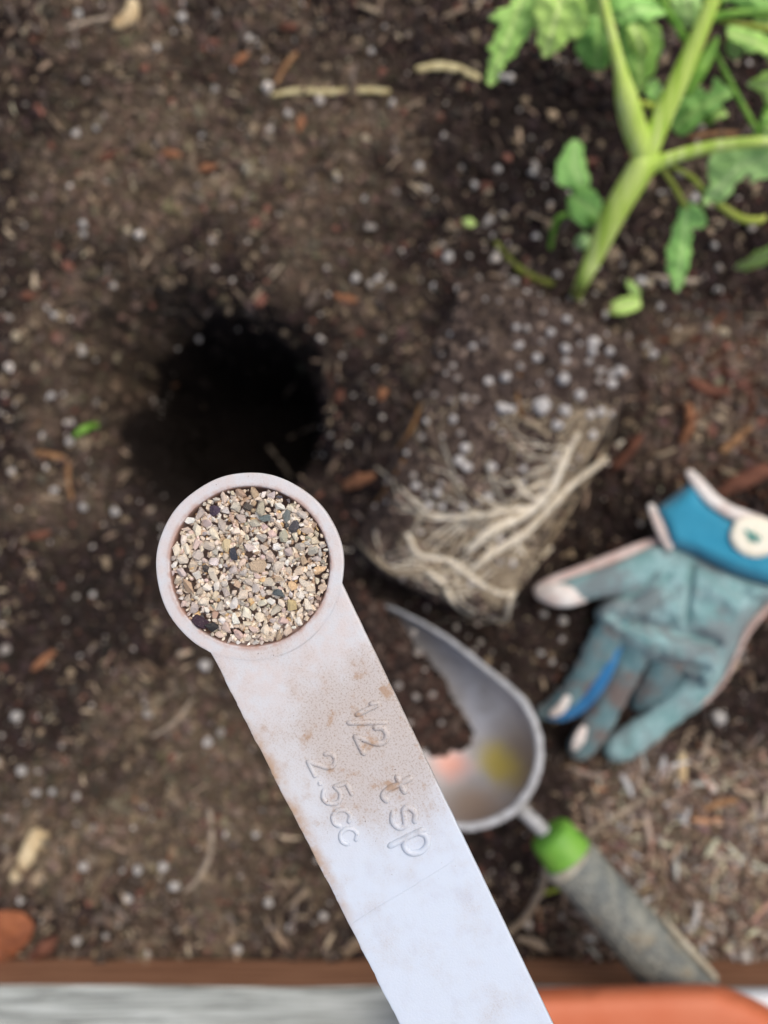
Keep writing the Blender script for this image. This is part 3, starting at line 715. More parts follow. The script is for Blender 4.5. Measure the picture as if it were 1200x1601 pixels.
# thumb with its pale side panel
adopt(px_tube('thumb', [(1030, 882, 0.020, 62), (980, 902, 0.021, 54), (930, 914, 0.020, 44), (890, 924, 0.017, 38), (862, 930, 0.014, 32)], M['palm'], n=16, seg=6, flat=0.7), glove)
adopt(px_tube('thumb_tip', [(912, 932, 0.019, 22), (890, 932, 0.020, 34), (866, 930, 0.018, 36), (846, 926, 0.014, 26)], M['cream'], n=14, seg=5, flat=0.6), glove)
adopt(px_tube('thumb_panel', [(1040, 842, 0.016, 13), (1008, 853, 0.018, 17), (960, 872, 0.018, 18), (905, 894, 0.017, 18), (860, 910, 0.014, 16), (838, 922, 0.011, 12)], M['pinkish'], n=10, seg=6, flat=0.8), glove)
# fingers
def bump_tube(name, pts, mat, **k): return adopt(px_tube(name, pts, mat, n=16, wob=0.13 if name == 'finger' else 0.0, **k), glove)
bump_tube('finger', [(972, 966, 0.018, 56), (944, 1006, 0.017, 52), (922, 1048, 0.014, 48), (896, 1086, 0.010, 44), (866, 1108, 0.006, 34), (850, 1114, 0.004, 26)], M['finger'], seg=6, flat=0.7)
bump_tube('finger_gusset', [(972, 996, 0.018, 14), (954, 1036, 0.0175, 20), (932, 1074, 0.0155, 23), (908, 1102, 0.012, 22), (880, 1120, 0.009, 16), (858, 1122, 0.006, 9)], M['blue'], seg=6, flat=0.9)
bump_tube('fingertip', [(886, 1092, 0.015, 12), (876, 1108, 0.013, 17), (864, 1116, 0.011, 13)], M['cream'], seg=5, flat=0.6)
bump_tube('finger', [(1000, 1000, 0.018, 50), (978, 1050, 0.0165, 46), (952, 1100, 0.013, 42), (926, 1142, 0.0095, 48), (906, 1170, 0.006, 42)], M['finger'], seg=6, flat=0.75)
bump_tube('fingertip', [(912, 1140, 0.0172, 12), (905, 1156, 0.0165, 18), (899, 1168, 0.0145, 14)], M['cream'], seg=5, flat=0.4)
bump_tube('finger_gusset', [(1008, 1022, 0.014, 8), (992, 1052, 0.013, 11), (972, 1086, 0.011, 11), (958, 1112, 0.009, 8)], M['blue'], seg=6)
bump_tube('finger', [(1050, 1024, 0.016, 60), (1032, 1062, 0.012, 58), (1012, 1092, 0.006, 50), (1004, 1110, 0.000, 40)], M['finger'], seg=6, flat=0.6)
bump_tube('finger', [(1106, 1044, 0.016, 56), (1078, 1086, 0.014, 48), (1036, 1122, 0.0115, 42), (994, 1152, 0.0095, 50), (966, 1170, 0.007, 48)], M['palm'], seg=6, flat=0.75)
# cuff, its trims and the badge
CUFF = [(1024, 796), (1084, 750), (1108, 786), (1148, 810), (1200, 826), (1270, 856), (1300, 900), (1246, 926), (1200, 916), (1140, 896), (1085, 868), (1046, 856)]
adopt(inflate('cuff', CUFF, 6, 0.018, 0.013, 0.012, 22, M['cuff'], None, lambda p, d: 0.0012 * vnoise(p[:, 0] / 40, p[:, 1] / 40, 43) * np.clip(d / 12, 0, 1), rounded=0), glove)
adopt(px_tube('cuff_trim', [(1078, 740, 0.026, 14), (1092, 757, 0.028, 20), (1112, 780, 0.029, 21), (1138, 798, 0.030, 21), (1168, 810, 0.030, 22), (1204, 824, 0.030, 22), (1270, 852, 0.030, 20)], M['cream'], n=12, seg=6, flat=0.6), glove)
adopt(px_tube('cuff_binding', [(1018, 792, 0.022, 12), (1026, 812, 0.025, 16), (1036, 834, 0.026, 17), (1046, 854, 0.026, 14)], M['cream'], n=12, seg=6, flat=0.6), glove)
BADGE = [(1152, 812), (1172, 806), (1198, 812), (1216, 826), (1222, 846), (1210, 864), (1188, 873), (1164, 870), (1146, 856), (1139, 840), (1143, 824)]
bd, _, _ = solid_patch('badge', round_poly(BADGE, 2), 6, lambda p, d: 0.0322 + 0.0012 * dome(d, 6), lambda p, d, z: np.full(len(p), 0.0285), M['badge'])
adopt(bd, glove)
EV = []; EF = []
for (c0, c1, wd) in (((1163, 826), (1186, 850), 7), ((1176, 830), (1182, 842), 4), ((1168, 842), (1180, 846), 4), ((1184, 836), (1190, 846), 4)):
    a_ = np.array(c0, float); b_ = np.array(c1, float); n_ = np.array((-(b_ - a_)[1], (b_ - a_)[0])); n_ /= np.linalg.norm(n_)
    ring = [a_] + [a_ + (b_ - a_) * t + n_ * wd * math.sin(math.pi * t) * 0.6 for t in (0.25, 0.5, 0.75)] + [b_] + [a_ + (b_ - a_) * t - n_ * wd * math.sin(math.pi * t) * 0.6 for t in (0.75, 0.5, 0.25)]
    i0 = len(EV); EV += [P(q[0], q[1], 0.0341) for q in ring] + [P(q[0], q[1], 0.033) for q in ring]
    EF.append(tuple(range(i0 + 7, i0 - 1, -1)))
    EF += [(i0 + i, i0 + (i + 1) % 8, i0 + 8 + (i + 1) % 8, i0 + 8 + i) for i in range(8)]
bpy.context.view_layer.update()
child(mesh_obj('emblem', EV, EF, M['emblem'], None, False), bd)

# ================================================================== THINGS AT THE BOARD
M['orange'] = m_simple('orange_plastic', srgb(204, 110, 72), srgb(210, 122, 86), 30, 0.6, 0.0003, 0.45)
M['white_tub'] = m_simple('white_plastic', srgb(232, 236, 240), srgb(222, 226, 232), 60, 0.4, 0.0002, 0.4)
tray = inflate('plastic_tray', [(1060, 1552), (1150, 1546), (1300, 1544), (1500, 1552), (1560, 1600), (1560, 1900), (1500, 1960), (1060, 1960), (1020, 1900), (1020, 1600)], 16, 0.040, 0.012, 0.0125, 12, M['white_tub'], rounded=1)
tag(tray, 'white plastic tray on the board showing at the bottom right corner', 'tray')
tub = inflate('plastic_tub', [(660, 1570), (720, 1549), (850, 1544), (960, 1541), (1080, 1537), (1122, 1539), (1160, 1552), (1204, 1574), (1250, 1612), (1275, 1700), (1275, 1880), (1220, 1950), (720, 1950), (650, 1880), (640, 1640)], 14, 0.072, 0.014, 0.014, 42, M['orange'], rounded=1)
tag(tub, 'smooth bright orange plastic tub at the bottom edge over the trowel grip', 'tub')

# ================================================================== THE MEASURING SPOON
SP = P(390, 886, CAM_H - SPOON_D)
px = KPX * SPOON_D                                     # metres per photo pixel at the spoon
dirx = np.array((0.445, -0.895)); dirx = dirx / np.linalg.norm(dirx)
spoon = root('measuring_spoon', SP, 'white plastic half teaspoon measuring spoon heaped with beige granules', 'spoon', None, (0, 0, math.atan2(dirx[1], dirx[0])))
k = N('worn_white_plastic'); co = k.coord(); sx = k.n('ShaderNodeSeparateXYZ'); k.L(co, sx.inputs[0])
t_ = k.math('DIVIDE', sx.outputs[0], px); w__ = k.math('DIVIDE', sx.outputs[1], px)
def pxn(size, det=4, rough=0.55): return k.noise(1 / (size * px), det, rough)
big = pxn(95, 4); med = pxn(32, 5, 0.6); fine = pxn(3.2, 3, 0.7); fine2 = pxn(6.5, 2)
band = k.math('MULTIPLY', k.rng(t_, 150, 250), k.rng(t_, 520, 400))
side = k.rng(w__, -60, -10)
edge = k.math('MULTIPLY', k.rng(w__, -88, -112), k.math('MULTIPLY', k.rng(t_, 180, 300), k.rng(t_, 640, 480)))
base = k.mix(k.rng(t_, 560, 300), srgb(213, 224, 238), srgb(212, 214, 218))  # bluish sky light at the handle end painted into the plastic
base = k.mix(k.math('MULTIPLY', k.rng(t_, 330, 130), k.rng(med, 0.3, 0.65)), base, srgb(214, 207, 206))
m1 = k.math('ADD', k.math('MULTIPLY', band, k.math('ADD', k.math('MULTIPLY', side, 0.26), 0.08)), k.math('MULTIPLY', k.math('ADD', big, k.math('MULTIPLY', med, 0.5)), 0.62))
film = k.rng(m1, 0.42, 0.84)
base = k.mix(k.math('MULTIPLY', film, 0.62), base, srgb(190, 176, 166))
spk = k.math('MULTIPLY', k.rng(fine, 0.5, 0.66), k.math('ADD', k.math('MULTIPLY', film, 0.75), k.math('MULTIPLY', k.rng(t_, 460, 300), 0.12)))
base = k.mix(spk, base, srgb(164, 146, 132))
patchy = k.math('MULTIPLY', k.rng(med, 0.55, 0.68), k.math('MULTIPLY', band, film))
base = k.mix(k.math('MULTIPLY', patchy, 0.75), base, srgb(174, 142, 114))
base = k.mix(k.math('MULTIPLY', edge, k.rng(med, 0.35, 0.6, 0.2, 0.85)), base, srgb(184, 150, 118))
grit = k.math('MULTIPLY', k.rng(fine2, 0.72, 0.76), k.rng(t_, 640, 420, 0.12, 0.8))
base = k.mix(grit, base, srgb(96, 76, 64))
rad = k.math('SQRT', k.math('ADD', k.math('MULTIPLY', t_, t_), k.math('MULTIPLY', w__, w__)))
lip = k.math('MULTIPLY', k.rng(rad, 120, 125), k.rng(rad, 134, 127)); inner = k.rng(rad, 126.5, 124.5)
base = k.mix(k.math('MULTIPLY', lip, k.rng(med, 0.4, 0.6, 0.15, 0.65)), base, srgb(176, 132, 112))
base = k.mix(k.math('MULTIPLY', inner, 0.6), base, srgb(160, 118, 100))
smud = k.math('MULTIPLY', k.rng(pxn(48, 4, 0.65), 0.5, 0.72), k.rng(t_, 420, 560))
base = k.mix(k.math('MULTIPLY', smud, 0.35), base, srgb(196, 202, 216))
mp_ = k.n('ShaderNodeMapping'); mp_.inputs['Scale'].default_value = (1 / (150 * px), 1 / (2.2 * px), 1); mp_.inputs['Rotation'].default_value = (0, 0, 0.35); k.L(co, mp_.inputs[0])
scr = k.math('MULTIPLY', k.rng(k.noise(1.0, 2, 0.5, mp_.outputs[0]), 0.70, 0.76), k.rng(med, 0.45, 0.6))
base = k.mix(k.math('MULTIPLY', scr, 0.3), base, srgb(180, 178, 186))
k.bump(k.math('ADD', fine, k.math('MULTIPLY', med, 1.5)), 0.00006, 0.6)
M['spoon'] = k.out(base, k.rng(film, 0, 1, 0.38, 0.75, False), 0.0, 0.4, sss=0.15, sss_r=0.0015)

RO, RI, TH = 147.0, 125.0, 19.0
BV = 2.4
def edge_w(t, side):                                   # handle edges (px across) at t along the handle
    a0 = 117.5 if side > 0 else -115.0; a1 = 107.5 if side > 0 else -108.5
    return a0 + (a1 - a0) * (t - 60) / 690
TEND = 1080.0
def bowl():
    V = []; F = []; n = 160
    prof_out = []                                       # filled per angle: the rim's outer edge rounds off except where the handle joins
    rings = []
    for i in range(n):
        th = 2 * math.pi * i / n; c, s = math.cos(th), math.sin(th)
        joined = c > 0 and edge_w(RO * c, -1) - 2 < RO * s < edge_w(RO * c, 1) + 2
        b = 0.02 if joined else BV
        irr = 1 + 0.0035 * math.sin(5 * th + 1) + 0.002 * math.sin(11 * th)
        pr = []
        Rb = RI - 4
        pr.append((0.0, -RI * 1.0 - 8))
        for q in range(1, 9):                           # inside of the cup, from the bottom up
            a = q / 9 * math.pi / 2; pr.append((Rb * math.sin(a), -40 - (RI - 18) * math.cos(a)))
        pr += [(RI - 2.5, -40), (RI - 1.5, -12), (RI, -4.5), (RI + 0.8, -1.6), (RI + 1.8, -0.4), (RI + 3.0, 0.0), (RI + 3.8, 0.0), (RI + 9, 0.0), (RO - b - 1.0, 0.0), (RO - b, 0.0), (RO - b * 0.3, -b * 0.3), (RO, -b)]
        pr += [(RO, -TH), (RI + 12, -TH - 2), (RI + 8, -44)]
        for q in range(8, 0, -1):
            a = q / 9 * math.pi / 2; pr.append(((RI + 8) * math.sin(a), -44 - (RI - 8) * math.cos(a)))
        pr.append((0.0, -RI - 26))
        rings.append([(x * irr * c * px, x * irr * s * px, z * px) for x, z in pr])
    m = len(rings[0])
    for r in rings: V += r
    for i in range(n):
        for j in range(m - 1): F.append((i * m + j, ((i + 1) % n) * m + j, ((i + 1) % n) * m + j + 1, i * m + j + 1))
    o = mesh_obj('bowl', V, F, M['spoon'], spoon)
    bm = bmesh.new(); bm.from_mesh(o.data); bmesh.ops.remove_doubles(bm, verts=bm.verts, dist=1e-7); bmesh.ops.recalc_face_normals(bm, faces=bm.faces); bm.to_mesh(o.data); bm.free()
    o.data.set_sharp_from_angle(angle=math.radians(35))
    return o
bowl()
def handle():
    V = []; F = []; nt_, nw = 150, 26
    def sect(k_):                                       # cross-section: fraction across and height, rounded edges
        top = []
        for q in (1.0, 0.8, 0.55, 0.3, 0.1, 0): top.append((-1, q))
        return top
    prof = [(-1.0, -TH + 3), (-1.0, -3.4), (-1.0, -1.6), (-0.997, -0.7), (-0.988, -0.15)] + [(x, 0.0) for x in np.linspace(-0.97, 0.97, 21)] + [(0.988, -0.15), (0.997, -0.7), (1.0, -1.6), (1.0, -3.4), (1.0, -TH + 3), (0.97, -TH), (-0.97, -TH)]
    m = len(prof); rows = []
    for i in range(nt_ + 1):
        f = i / nt_
        row = []
        for (x, z) in prof:
            w0 = x * 115.0 if f == 0 else None
            # start on the bowl's circle, run to the far end
            wr = (edge_w(80, 1) if x > 0 else -edge_w(80, -1)) * x
            t0 = math.sqrt(max(0, (RO - 0.4) ** 2 - wr * wr)); t = t0 + (TEND - t0) * (f ** 1.25)
            wv = (edge_w(t, 1) if x > 0 else -edge_w(t, -1)) * x
            jag = 0.9 * float(vnoise(np.array(t / 22), np.array(3.0 + (x > 0) * 9), 51)) + 0.5 * float(vnoise(np.array(t / 6), np.array(7.0 + (x > 0) * 9), 52))
            if abs(x) > 0.98: wv += jag * (0.25 if x > 0 else 0.9)
            row.append((t * px, wv * px, z * px))
        rows.append(row)
    for r in rows: V += r
    for i in range(nt_):
        for j in range(m): F.append((i * m + j, i * m + (j + 1) % m, (i + 1) * m + (j + 1) % m, (i + 1) * m + j))
    F.append(tuple(range(nt_ * m, nt_ * m + m)))
    o = mesh_obj('handle', V, F, M['spoon'], spoon)
    bm = bmesh.new(); bm.from_mesh(o.data); bmesh.ops.recalc_face_normals(bm, faces=bm.faces); bm.to_mesh(o.data); bm.free()
    o.data.set_sharp_from_angle(angle=math.radians(35))
handle()
# raised lettering, each character its own part
STROKES = {'1': [[(-0.15, 0.75), (0.0, 1.0), (0.0, 0.5), (0.0, 0.0)]], '/': [[(-0.28, -0.08), (0.0, 0.5), (0.28, 1.08)]],
    '2': [[(-0.28, 0.74), (-0.18, 0.95), (0.08, 1.0), (0.27, 0.82), (0.22, 0.56), (-0.05, 0.28), (-0.3, 0.0)], [(-0.3, 0.0), (0.0, 0.0), (0.3, 0.0)]],
    '5': [[(0.27, 1.0), (0.0, 1.0), (-0.2, 1.0)], [(-0.2, 1.0), (-0.23, 0.75), (-0.25, 0.55)], [(-0.25, 0.55), (0.0, 0.64), (0.25, 0.52), (0.3, 0.28), (0.16, 0.04), (-0.08, -0.02), (-0.3, 0.12)]],
    'c': [[(0.24, 0.5), (0.06, 0.64), (-0.17, 0.56), (-0.28, 0.32), (-0.18, 0.07), (0.06, 0.0), (0.24, 0.13)]], '.': [[(0.0, 0.03), (0.01, 0.03), (0.02, 0.03)]],
    't': [[(-0.04, 1.0), (-0.04, 0.55), (-0.03, 0.18), (0.08, 0.02), (0.24, 0.06)], [(-0.24, 0.66), (0.0, 0.66), (0.24, 0.66)]],
    's': [[(0.24, 0.56), (0.04, 0.68), (-0.2, 0.58), (-0.18, 0.42), (0.04, 0.34), (0.23, 0.24), (0.2, 0.06), (-0.02, -0.02), (-0.25, 0.1)]],
    'p': [[(-0.24, 0.66), (-0.24, 0.2), (-0.24, -0.34)], [(-0.24, 0.5), (-0.06, 0.67), (0.18, 0.6), (0.29, 0.33), (0.18, 0.07), (-0.05, 0.0), (-0.24, 0.14)]]}
def glyph(ch, t, wv, size, name, wd):
    V = []; F = []
    for st in STROKES[ch]:
        tv_, tf_ = tube_geo([((t + a_ * size) * px, (wv + b_ * size) * px, -0.9 * px) for a_, b_ in st], [(wd + 0.5) * px] * len(st), seg=5, n=10)
        o_ = len(V); V += tv_; F += [tuple(i + o_ for i in f_) for f_ in tf_]
    return mesh_obj(name, V, F, M['spoon'], spoon)
for ch, t, wv, sz, nm, wd in (('1', 282, 48, 36, 'digit', 4.4), ('/', 300, 34, 44, 'slash', 4.2), ('2', 326, 30, 46, 'digit', 5.0), ('t', 410, 26, 52, 'letter', 5.0), ('s', 458, 24, 54, 'letter', 5.0), ('p', 502, 22, 56, 'letter', 5.0),
                         ('2', 326, -54, 40, 'digit', 3.9), ('.', 352, -54, 40, 'point', 3.4), ('5', 378, -57, 42, 'digit', 3.9), ('c', 415, -60, 44, 'letter', 3.9), ('c', 446, -62, 42, 'letter', 3.7)):
    glyph(ch, t, wv, sz, nm, wd)
tube('mould_line', [Vector((t * px, wv * px, -0.28 * px)) for t, wv in ((571, -104), (566, -60), (562, 0), (556, 60), (553, 84))], [0.8 * px] * 5, M['spoon'], spoon, n=6, seg=5)

# ---- granules heaped in the bowl
GR = random.Random(3)
def hull_mesh(name, rg, npts, flat_, mat, jag=0.75):
    bm = bmesh.new()
    for _ in range(npts):
        v = Vector((rg.gauss(0, 1), rg.gauss(0, 1), rg.gauss(0, 1))).normalized() * rg.uniform(jag, 1.0)
        bm.verts.new((v.x, v.y * 0.85, v.z * flat_))
    r = bmesh.ops.convex_hull(bm, input=bm.verts)
    bmesh.ops.delete(bm, geom=[e for e in set(r['geom_interior']) | set(r['geom_unused']) if isinstance(e, bmesh.types.BMVert)], context='VERTS')
    bmesh.ops.recalc_face_normals(bm, faces=bm.faces)
    me = bpy.data.meshes.new(name); bm.to_mesh(me); bm.free(); me.materials.append(mat)
    return me
k = N('granule'); oc = k.n('ShaderNodeObjectInfo').outputs['Color']
f = k.noise(2.2, 4, 0.65); f2 = k.noise(7, 2)
c = k.mix(k.rng(f, 0.4, 0.75, 0.0, 0.35), oc, k.mix(0.5, oc, (0.8, 0.7, 0.6), 'MULTIPLY')); c = k.mix(k.rng(f2, 0.62, 0.72, 0, 0.3), c, srgb(235, 226, 210))
k.bump(f2, 0.12, 0.35); M['granule'] = k.out(c, 0.65, spec=0.35)
GM = [hull_mesh('granule', GR, GR.choice((13, 15, 18)), GR.uniform(0.6, 0.85), M['granule']) for _ in range(26)]
PAL = [('pale cream', (240, 228, 208), 30), ('beige', (224, 208, 188), 32), ('greyish beige', (206, 196, 186), 26), ('near-white', (246, 240, 230), 18), ('pinkish', (228, 206, 196), 8), ('amber', (224, 192, 146), 6), ('tan brown', (198, 172, 148), 7), ('olive grey', (190, 184, 166), 4), ('charcoal', (96, 92, 96), 1)]
bag = [p for p in PAL for _ in range(p[2])]
def mound(x, y):
    r = math.hypot(x, y) / RI
    return -3.8 + 8 * (1 - r * r) - 4 * max(0, (x * 0.55 + y * 0.2) / RI) + 2.2 * float(vnoise(np.array(x / 38), np.array(y / 38), 61))
placed = []
DARK = [((313, 972), 15, 'charcoal', (64, 52, 60), 'big dark purplish granule on the lower left rim of the spoon bowl'),
        ((330, 980), 10, 'charcoal', (58, 54, 58), 'black granule tucked beside the big purplish one at the rim'),
        ((335, 797), 12, 'charcoal', (84, 70, 84), 'dark plum granule at the upper left of the heap in the spoon'),
        ((368, 864), 11, 'charcoal', (66, 66, 74), 'blue-black granule just left of the heap centre in the spoon'),
        ((459, 824), 10, 'charcoal', (84, 80, 90), 'dark violet granule at the upper right of the heap in the spoon'),
        ((436, 928), 10, 'slate', (90, 96, 106), 'slate blue granule at the lower right of the heap in the spoon'),
        ((413, 808), 10, 'slate', (112, 126, 124), 'dark teal granule near the top of the heap in the spoon'),
        ((448, 806), 9, 'slate', (122, 134, 132), 'teal grey granule right of the dark teal one near the top'),
        ((322, 890), 8, 'charcoal', (84, 76, 72), 'dark brown granule at the left of the heap in the spoon'),
        ((388, 793), 8, 'charcoal', (88, 80, 78), 'small black granule near the top rim of the heap'),
        ((405, 884), 14, 'beige', (196, 180, 150), 'large flat beige flake at the centre of the heap'),
        ((412, 796), 15, 'greyish beige', (188, 176, 158), 'large flat greyish flake near the top of the heap'),
        ((295, 917), 12, 'amber', (206, 178, 142), 'flat tan flake near the left rim of the heap in the spoon'),
        ((355, 852), 11, 'amber', (228, 210, 168), 'yellow granule left of the heap centre in the spoon'),
        ((455, 946), 11, 'amber', (204, 182, 138), 'golden brown granule at the lower right of the heap')]
def to_local(u, v):
    a = np.array((u - 390, v - 886), float); return float(a @ np.array((0.445, 0.895))), float(a @ np.array((0.895, -0.445)))
cands = []
for (uv, rad_, cn, rgb, lab) in DARK:
    x, y = to_local(*uv); placed.append((x, y, rad_ * 0.92)); cands.append((x, y, rad_, cn, rgb, lab, 3.0 if rad_ > 9 else 1.5))
for lo, hi, tries, ov in ((8.6, 11.0, 480, 0.86), (6.3, 8.3, 2800, 0.84), (4.2, 5.8, 8000, 0.80), (2.8, 4.0, 9000, 0.80)):
    for _ in range(tries):
        r = RI * math.sqrt(GR.random()); th = GR.uniform(0, 6.283); q = GR.uniform(lo, hi)
        if r > RI - q * 0.75: continue
        x, y = r * math.cos(th), r * math.sin(th)
        if all((x - a_) ** 2 + (y - b_) ** 2 > (ov * (q + c_)) ** 2 for a_, b_, c_ in placed):
            placed.append((x, y, q)); p = GR.choice(bag); cands.append((x, y, q, p[0], p[1], None, GR.uniform(-1.0, 1.0)))
cands.sort(key=lambda c_: -c_[2] - (100 if c_[5] else 0))
tops = cands[:300]; rest = cands[300:]
RW = math.atan2(dirx[1], dirx[0])
def clock(x, y):
    wx, wy = math.cos(RW) * x - math.sin(RW) * y, math.sin(RW) * x + math.cos(RW) * y
    h = int(round(math.degrees(math.atan2(wx, wy)) / 30)) % 12
    return ['twelve', 'one', 'two', 'three', 'four', 'five', 'six', 'seven', 'eight', 'nine', 'ten', 'eleven'][h]
RANK = {1: [''], 2: ['bigger', 'smaller'], 3: ['biggest', 'middle-sized', 'smallest'], 4: ['biggest', 'second biggest', 'third biggest', 'smallest'], 5: ['biggest', 'second biggest', 'third biggest', 'fourth biggest', 'smallest']}
for _n in range(6, 10): RANK[_n] = RANK[5][:4] + ['fifth biggest', 'sixth biggest', 'seventh biggest', 'eighth biggest'][:_n - 5] + ['smallest']
def rank_labels(items, group, fallback):
    """items: (object, size, label stem); look-alikes in one spot are told apart by size"""
    by = {}
    for o, s, st in items: by.setdefault(st, []).append((s, o))
    for st, L in by.items():
        L.sort(key=lambda q: -q[0]); n = len(L)
        for i, (s, o) in enumerate(L):
            nm = RANK[n][i] if n in RANK else (RANK[5][i] if i < 4 else 'small')
            o['label'] = (nm + ' ' + st).strip(); o['group'] = group
items = []
for (x, y, q, cn, rgb, lab, dz) in tops:
    o = link(bpy.data.objects.new('granule', GR.choice(GM)))
    st = GR.uniform(0.95, 1.4)
    loc = Vector((x * px, y * px, (mound(x, y) + dz) * px)); loc.rotate(Matrix.Rotation(RW, 3, 'Z'))
    o.location = SP + loc; o.rotation_euler = (GR.gauss(0, 0.35), GR.gauss(0, 0.35), GR.uniform(0, 6.28))
    s = q * px * 1.08; o.scale = (s * st, s / math.sqrt(st) * 1.08, s * GR.uniform(0.7, 0.95))
    j = 0 if lab else GR.uniform(-14, 12)
    o.color = (*srgb(*(max(20, min(248, c_ + j + GR.uniform(-4, 4))) for c_ in rgb)), 1)
    o['category'] = 'granule'
    if lab: o['label'] = lab; o['group'] = 'granules heaped in the measuring spoon'
    else:
        rr_n = math.hypot(x, y) / RI
        zone = 'at the heap centre' if rr_n < 0.28 else (f'halfway out towards {clock(x, y)} o\'clock' if rr_n < 0.68 else f'near the rim at {clock(x, y)} o\'clock')
        items.append((o, q, f'{cn} granule in the spoon {zone}'))
rank_labels(items, 'granules heaped in the measuring spoon', None)
# everything smaller, and the bed of grains under the top layer, as one mass
tv = []; tf = []; tc = []
def add_hull(me, loc, rot, sc, col):
    vs = np.array([v.co[:] for v in me.vertices]) * np.array(sc); R = np.array(Matrix.Rotation(rot[2], 3, 'Z') @ Matrix.Rotation(rot[1], 3, 'Y') @ Matrix.Rotation(rot[0], 3, 'X'))
    i0 = sum(len(a_) for a_ in tv); tv.append(vs @ R.T + np.array(loc)); tf.append(np.array([p.vertices[:] for p in me.polygons]) + i0); tc.append(np.tile(np.array(col), (len(vs), 1)))
for (x, y, q, cn, rgb, lab, dz) in rest:
    s = q * px * 1.1; add_hull(GR.choice(GM), (x * px, y * px, (mound(x, y) + dz) * px), (GR.random() * 6, GR.random() * 6, GR.random() * 6), (s * 1.15, s, s), srgb(*rgb))
for _ in range(900):
    r = (RI - 6) * math.sqrt(GR.random()); th = GR.uniform(0, 6.283); x, y = r * math.cos(th), r * math.sin(th); q = GR.uniform(5, 8); p = GR.choice(bag)
    add_hull(GR.choice(GM), (x * px, y * px, (mound(x, y) - GR.uniform(4.5, 8)) * px), (GR.random() * 6, GR.random() * 6, GR.random() * 6), (q * px * 1.2, q * px, q * px), srgb(*p[1]))
M['gravel'] = m_attr('granule_mass', 1 / (9 * px), 0.18, 0.75, 0.00008)
gv = link(bpy.data.objects.new('granule_fill', tri_mesh('granule_fill', np.vstack(tv), np.vstack(tf), M['gravel'], np.vstack(tc))))
gv.location = SP; gv.rotation_euler = (0, 0, RW)
gv['kind'] = 'stuff'; tag(gv, 'fine beige grit filling the gaps between granules in the spoon', 'granules')

# ================================================================== LOOSE THINGS ON THE SOIL
LM = [('the dark planting hole', 340, 620), ('the spoon bowl', 390, 885), ('the spoon handle', 600, 1330), ('the root ball', 770, 700), ('the green stem', 960, 350), ('the blue glove cuff', 1110, 800), ('the glove fingers', 930, 1080),
      ('the trowel scoop', 780, 1150), ('the green trowel collar', 880, 1325), ('the grey trowel grip', 1000, 1440), ('the long straw', 515, 143), ('the short curved straw', 700, 107), ('the green curl', 150, 672), ('the orange chip', 65, 1030),
      ('the terracotta leaf scrap', 22, 1465), ('the yellow-green sprig', 815, 415), ('the lobed leaf tip', 765, 130), ('the large tan chip', 45, 1330)]
def where(u, v):
    nm, lu, lv = min(LM, key=lambda q: (q[1] - u) ** 2 + (q[2] - v) ** 2)
    dx, dy = u - lu, v - lv; L = math.hypot(dx, dy)
    ver = 'above' if dy < 0 else 'below'; hor = 'left of' if dx < 0 else 'right of'
    dr = ver if abs(dy) > 2.2 * abs(dx) else (hor if abs(dx) > 2.2 * abs(dy) else f'{ver} and {hor}')
    return f"{'just' if L < 90 else ('somewhat' if L < 180 else 'well')} {dr} {nm}"

ICO = None
def ico(level):
    bm = bmesh.new(); bmesh.ops.create_icosphere(bm, subdivisions=level, radius=1.0)
    v = np.array([q.co[:] for q in bm.verts]); f_ = np.array([[x.index for x in p.verts] for p in bm.faces]); bm.free(); return v, f_
IV, IF = ico(1)
BLOCKS = [round_poly(PALM, 1), np.array([(560, 850), (790, 970), (985, 640), (900, 470), (720, 430)]), np.array([(615, 945), (843, 1140), (840, 1200), (800, 1265), (720, 1290), (640, 1200)])]
def blocked(u, v):
    p = np.array([[u, v]]); return any(inside(b, p)[0] for b in BLOCKS)

def scatter_mass(name, n, size, tint, pts, stretch=(1, 1, 1), seed=1, lift=0.3, mat=None, V0=IV, F0=IF, jitter=0.35, sizes=None):
    """joined crumbs: n noisy solids at pts (x, y)"""
    rg = np.random.default_rng(seed)
    s = sizes if sizes is not None else np.clip(rg.lognormal(math.log(size), 0.5, n), size * 0.4, size * 3.2)
    ax = rg.normal(size=(n, 4)); ax /= np.linalg.norm(ax, axis=1)[:, None]
    q0, q1, q2, q3 = ax.T
    R = np.stack([1 - 2 * (q2 * q2 + q3 * q3), 2 * (q1 * q2 - q0 * q3), 2 * (q1 * q3 + q0 * q2), 2 * (q1 * q2 + q0 * q3), 1 - 2 * (q1 * q1 + q3 * q3), 2 * (q2 * q3 - q0 * q1), 2 * (q1 * q3 - q0 * q2), 2 * (q2 * q3 + q0 * q1), 1 - 2 * (q1 * q1 + q2 * q2)], 1).reshape(n, 3, 3)
    base = V0[None] * (1 + jitter * rg.normal(size=(n, len(V0), 1))) * s[:, None, None] * np.array(stretch)
    base = np.einsum('nij,nvj->nvi', R, base)
    z = H(pts[:, 0], pts[:, 1]) + s * lift
    V = base + np.c_[pts, z][:, None, :]
    Fm = (F0[None] + (np.arange(n) * len(V0))[:, None, None]).reshape(-1, 3)
    cl = np.repeat(tint, len(V0), 0)
    return link(bpy.data.objects.new(name, tri_mesh(name, V.reshape(-1, 3), Fm, mat, cl)))
M['crumb'] = m_attr('soil_crumb', 700, 0.45, 0.95, 0.001)
def rand_view(n, seed, m=40):
    rg = np.random.default_rng(seed); u = rg.uniform(-m, 1200 + m, n); v = rg.uniform(-m, 1496, n)
    return (u - 600) * KPX * CAM_H, (800.5 - v) * KPX * CAM_H, u, v, rg

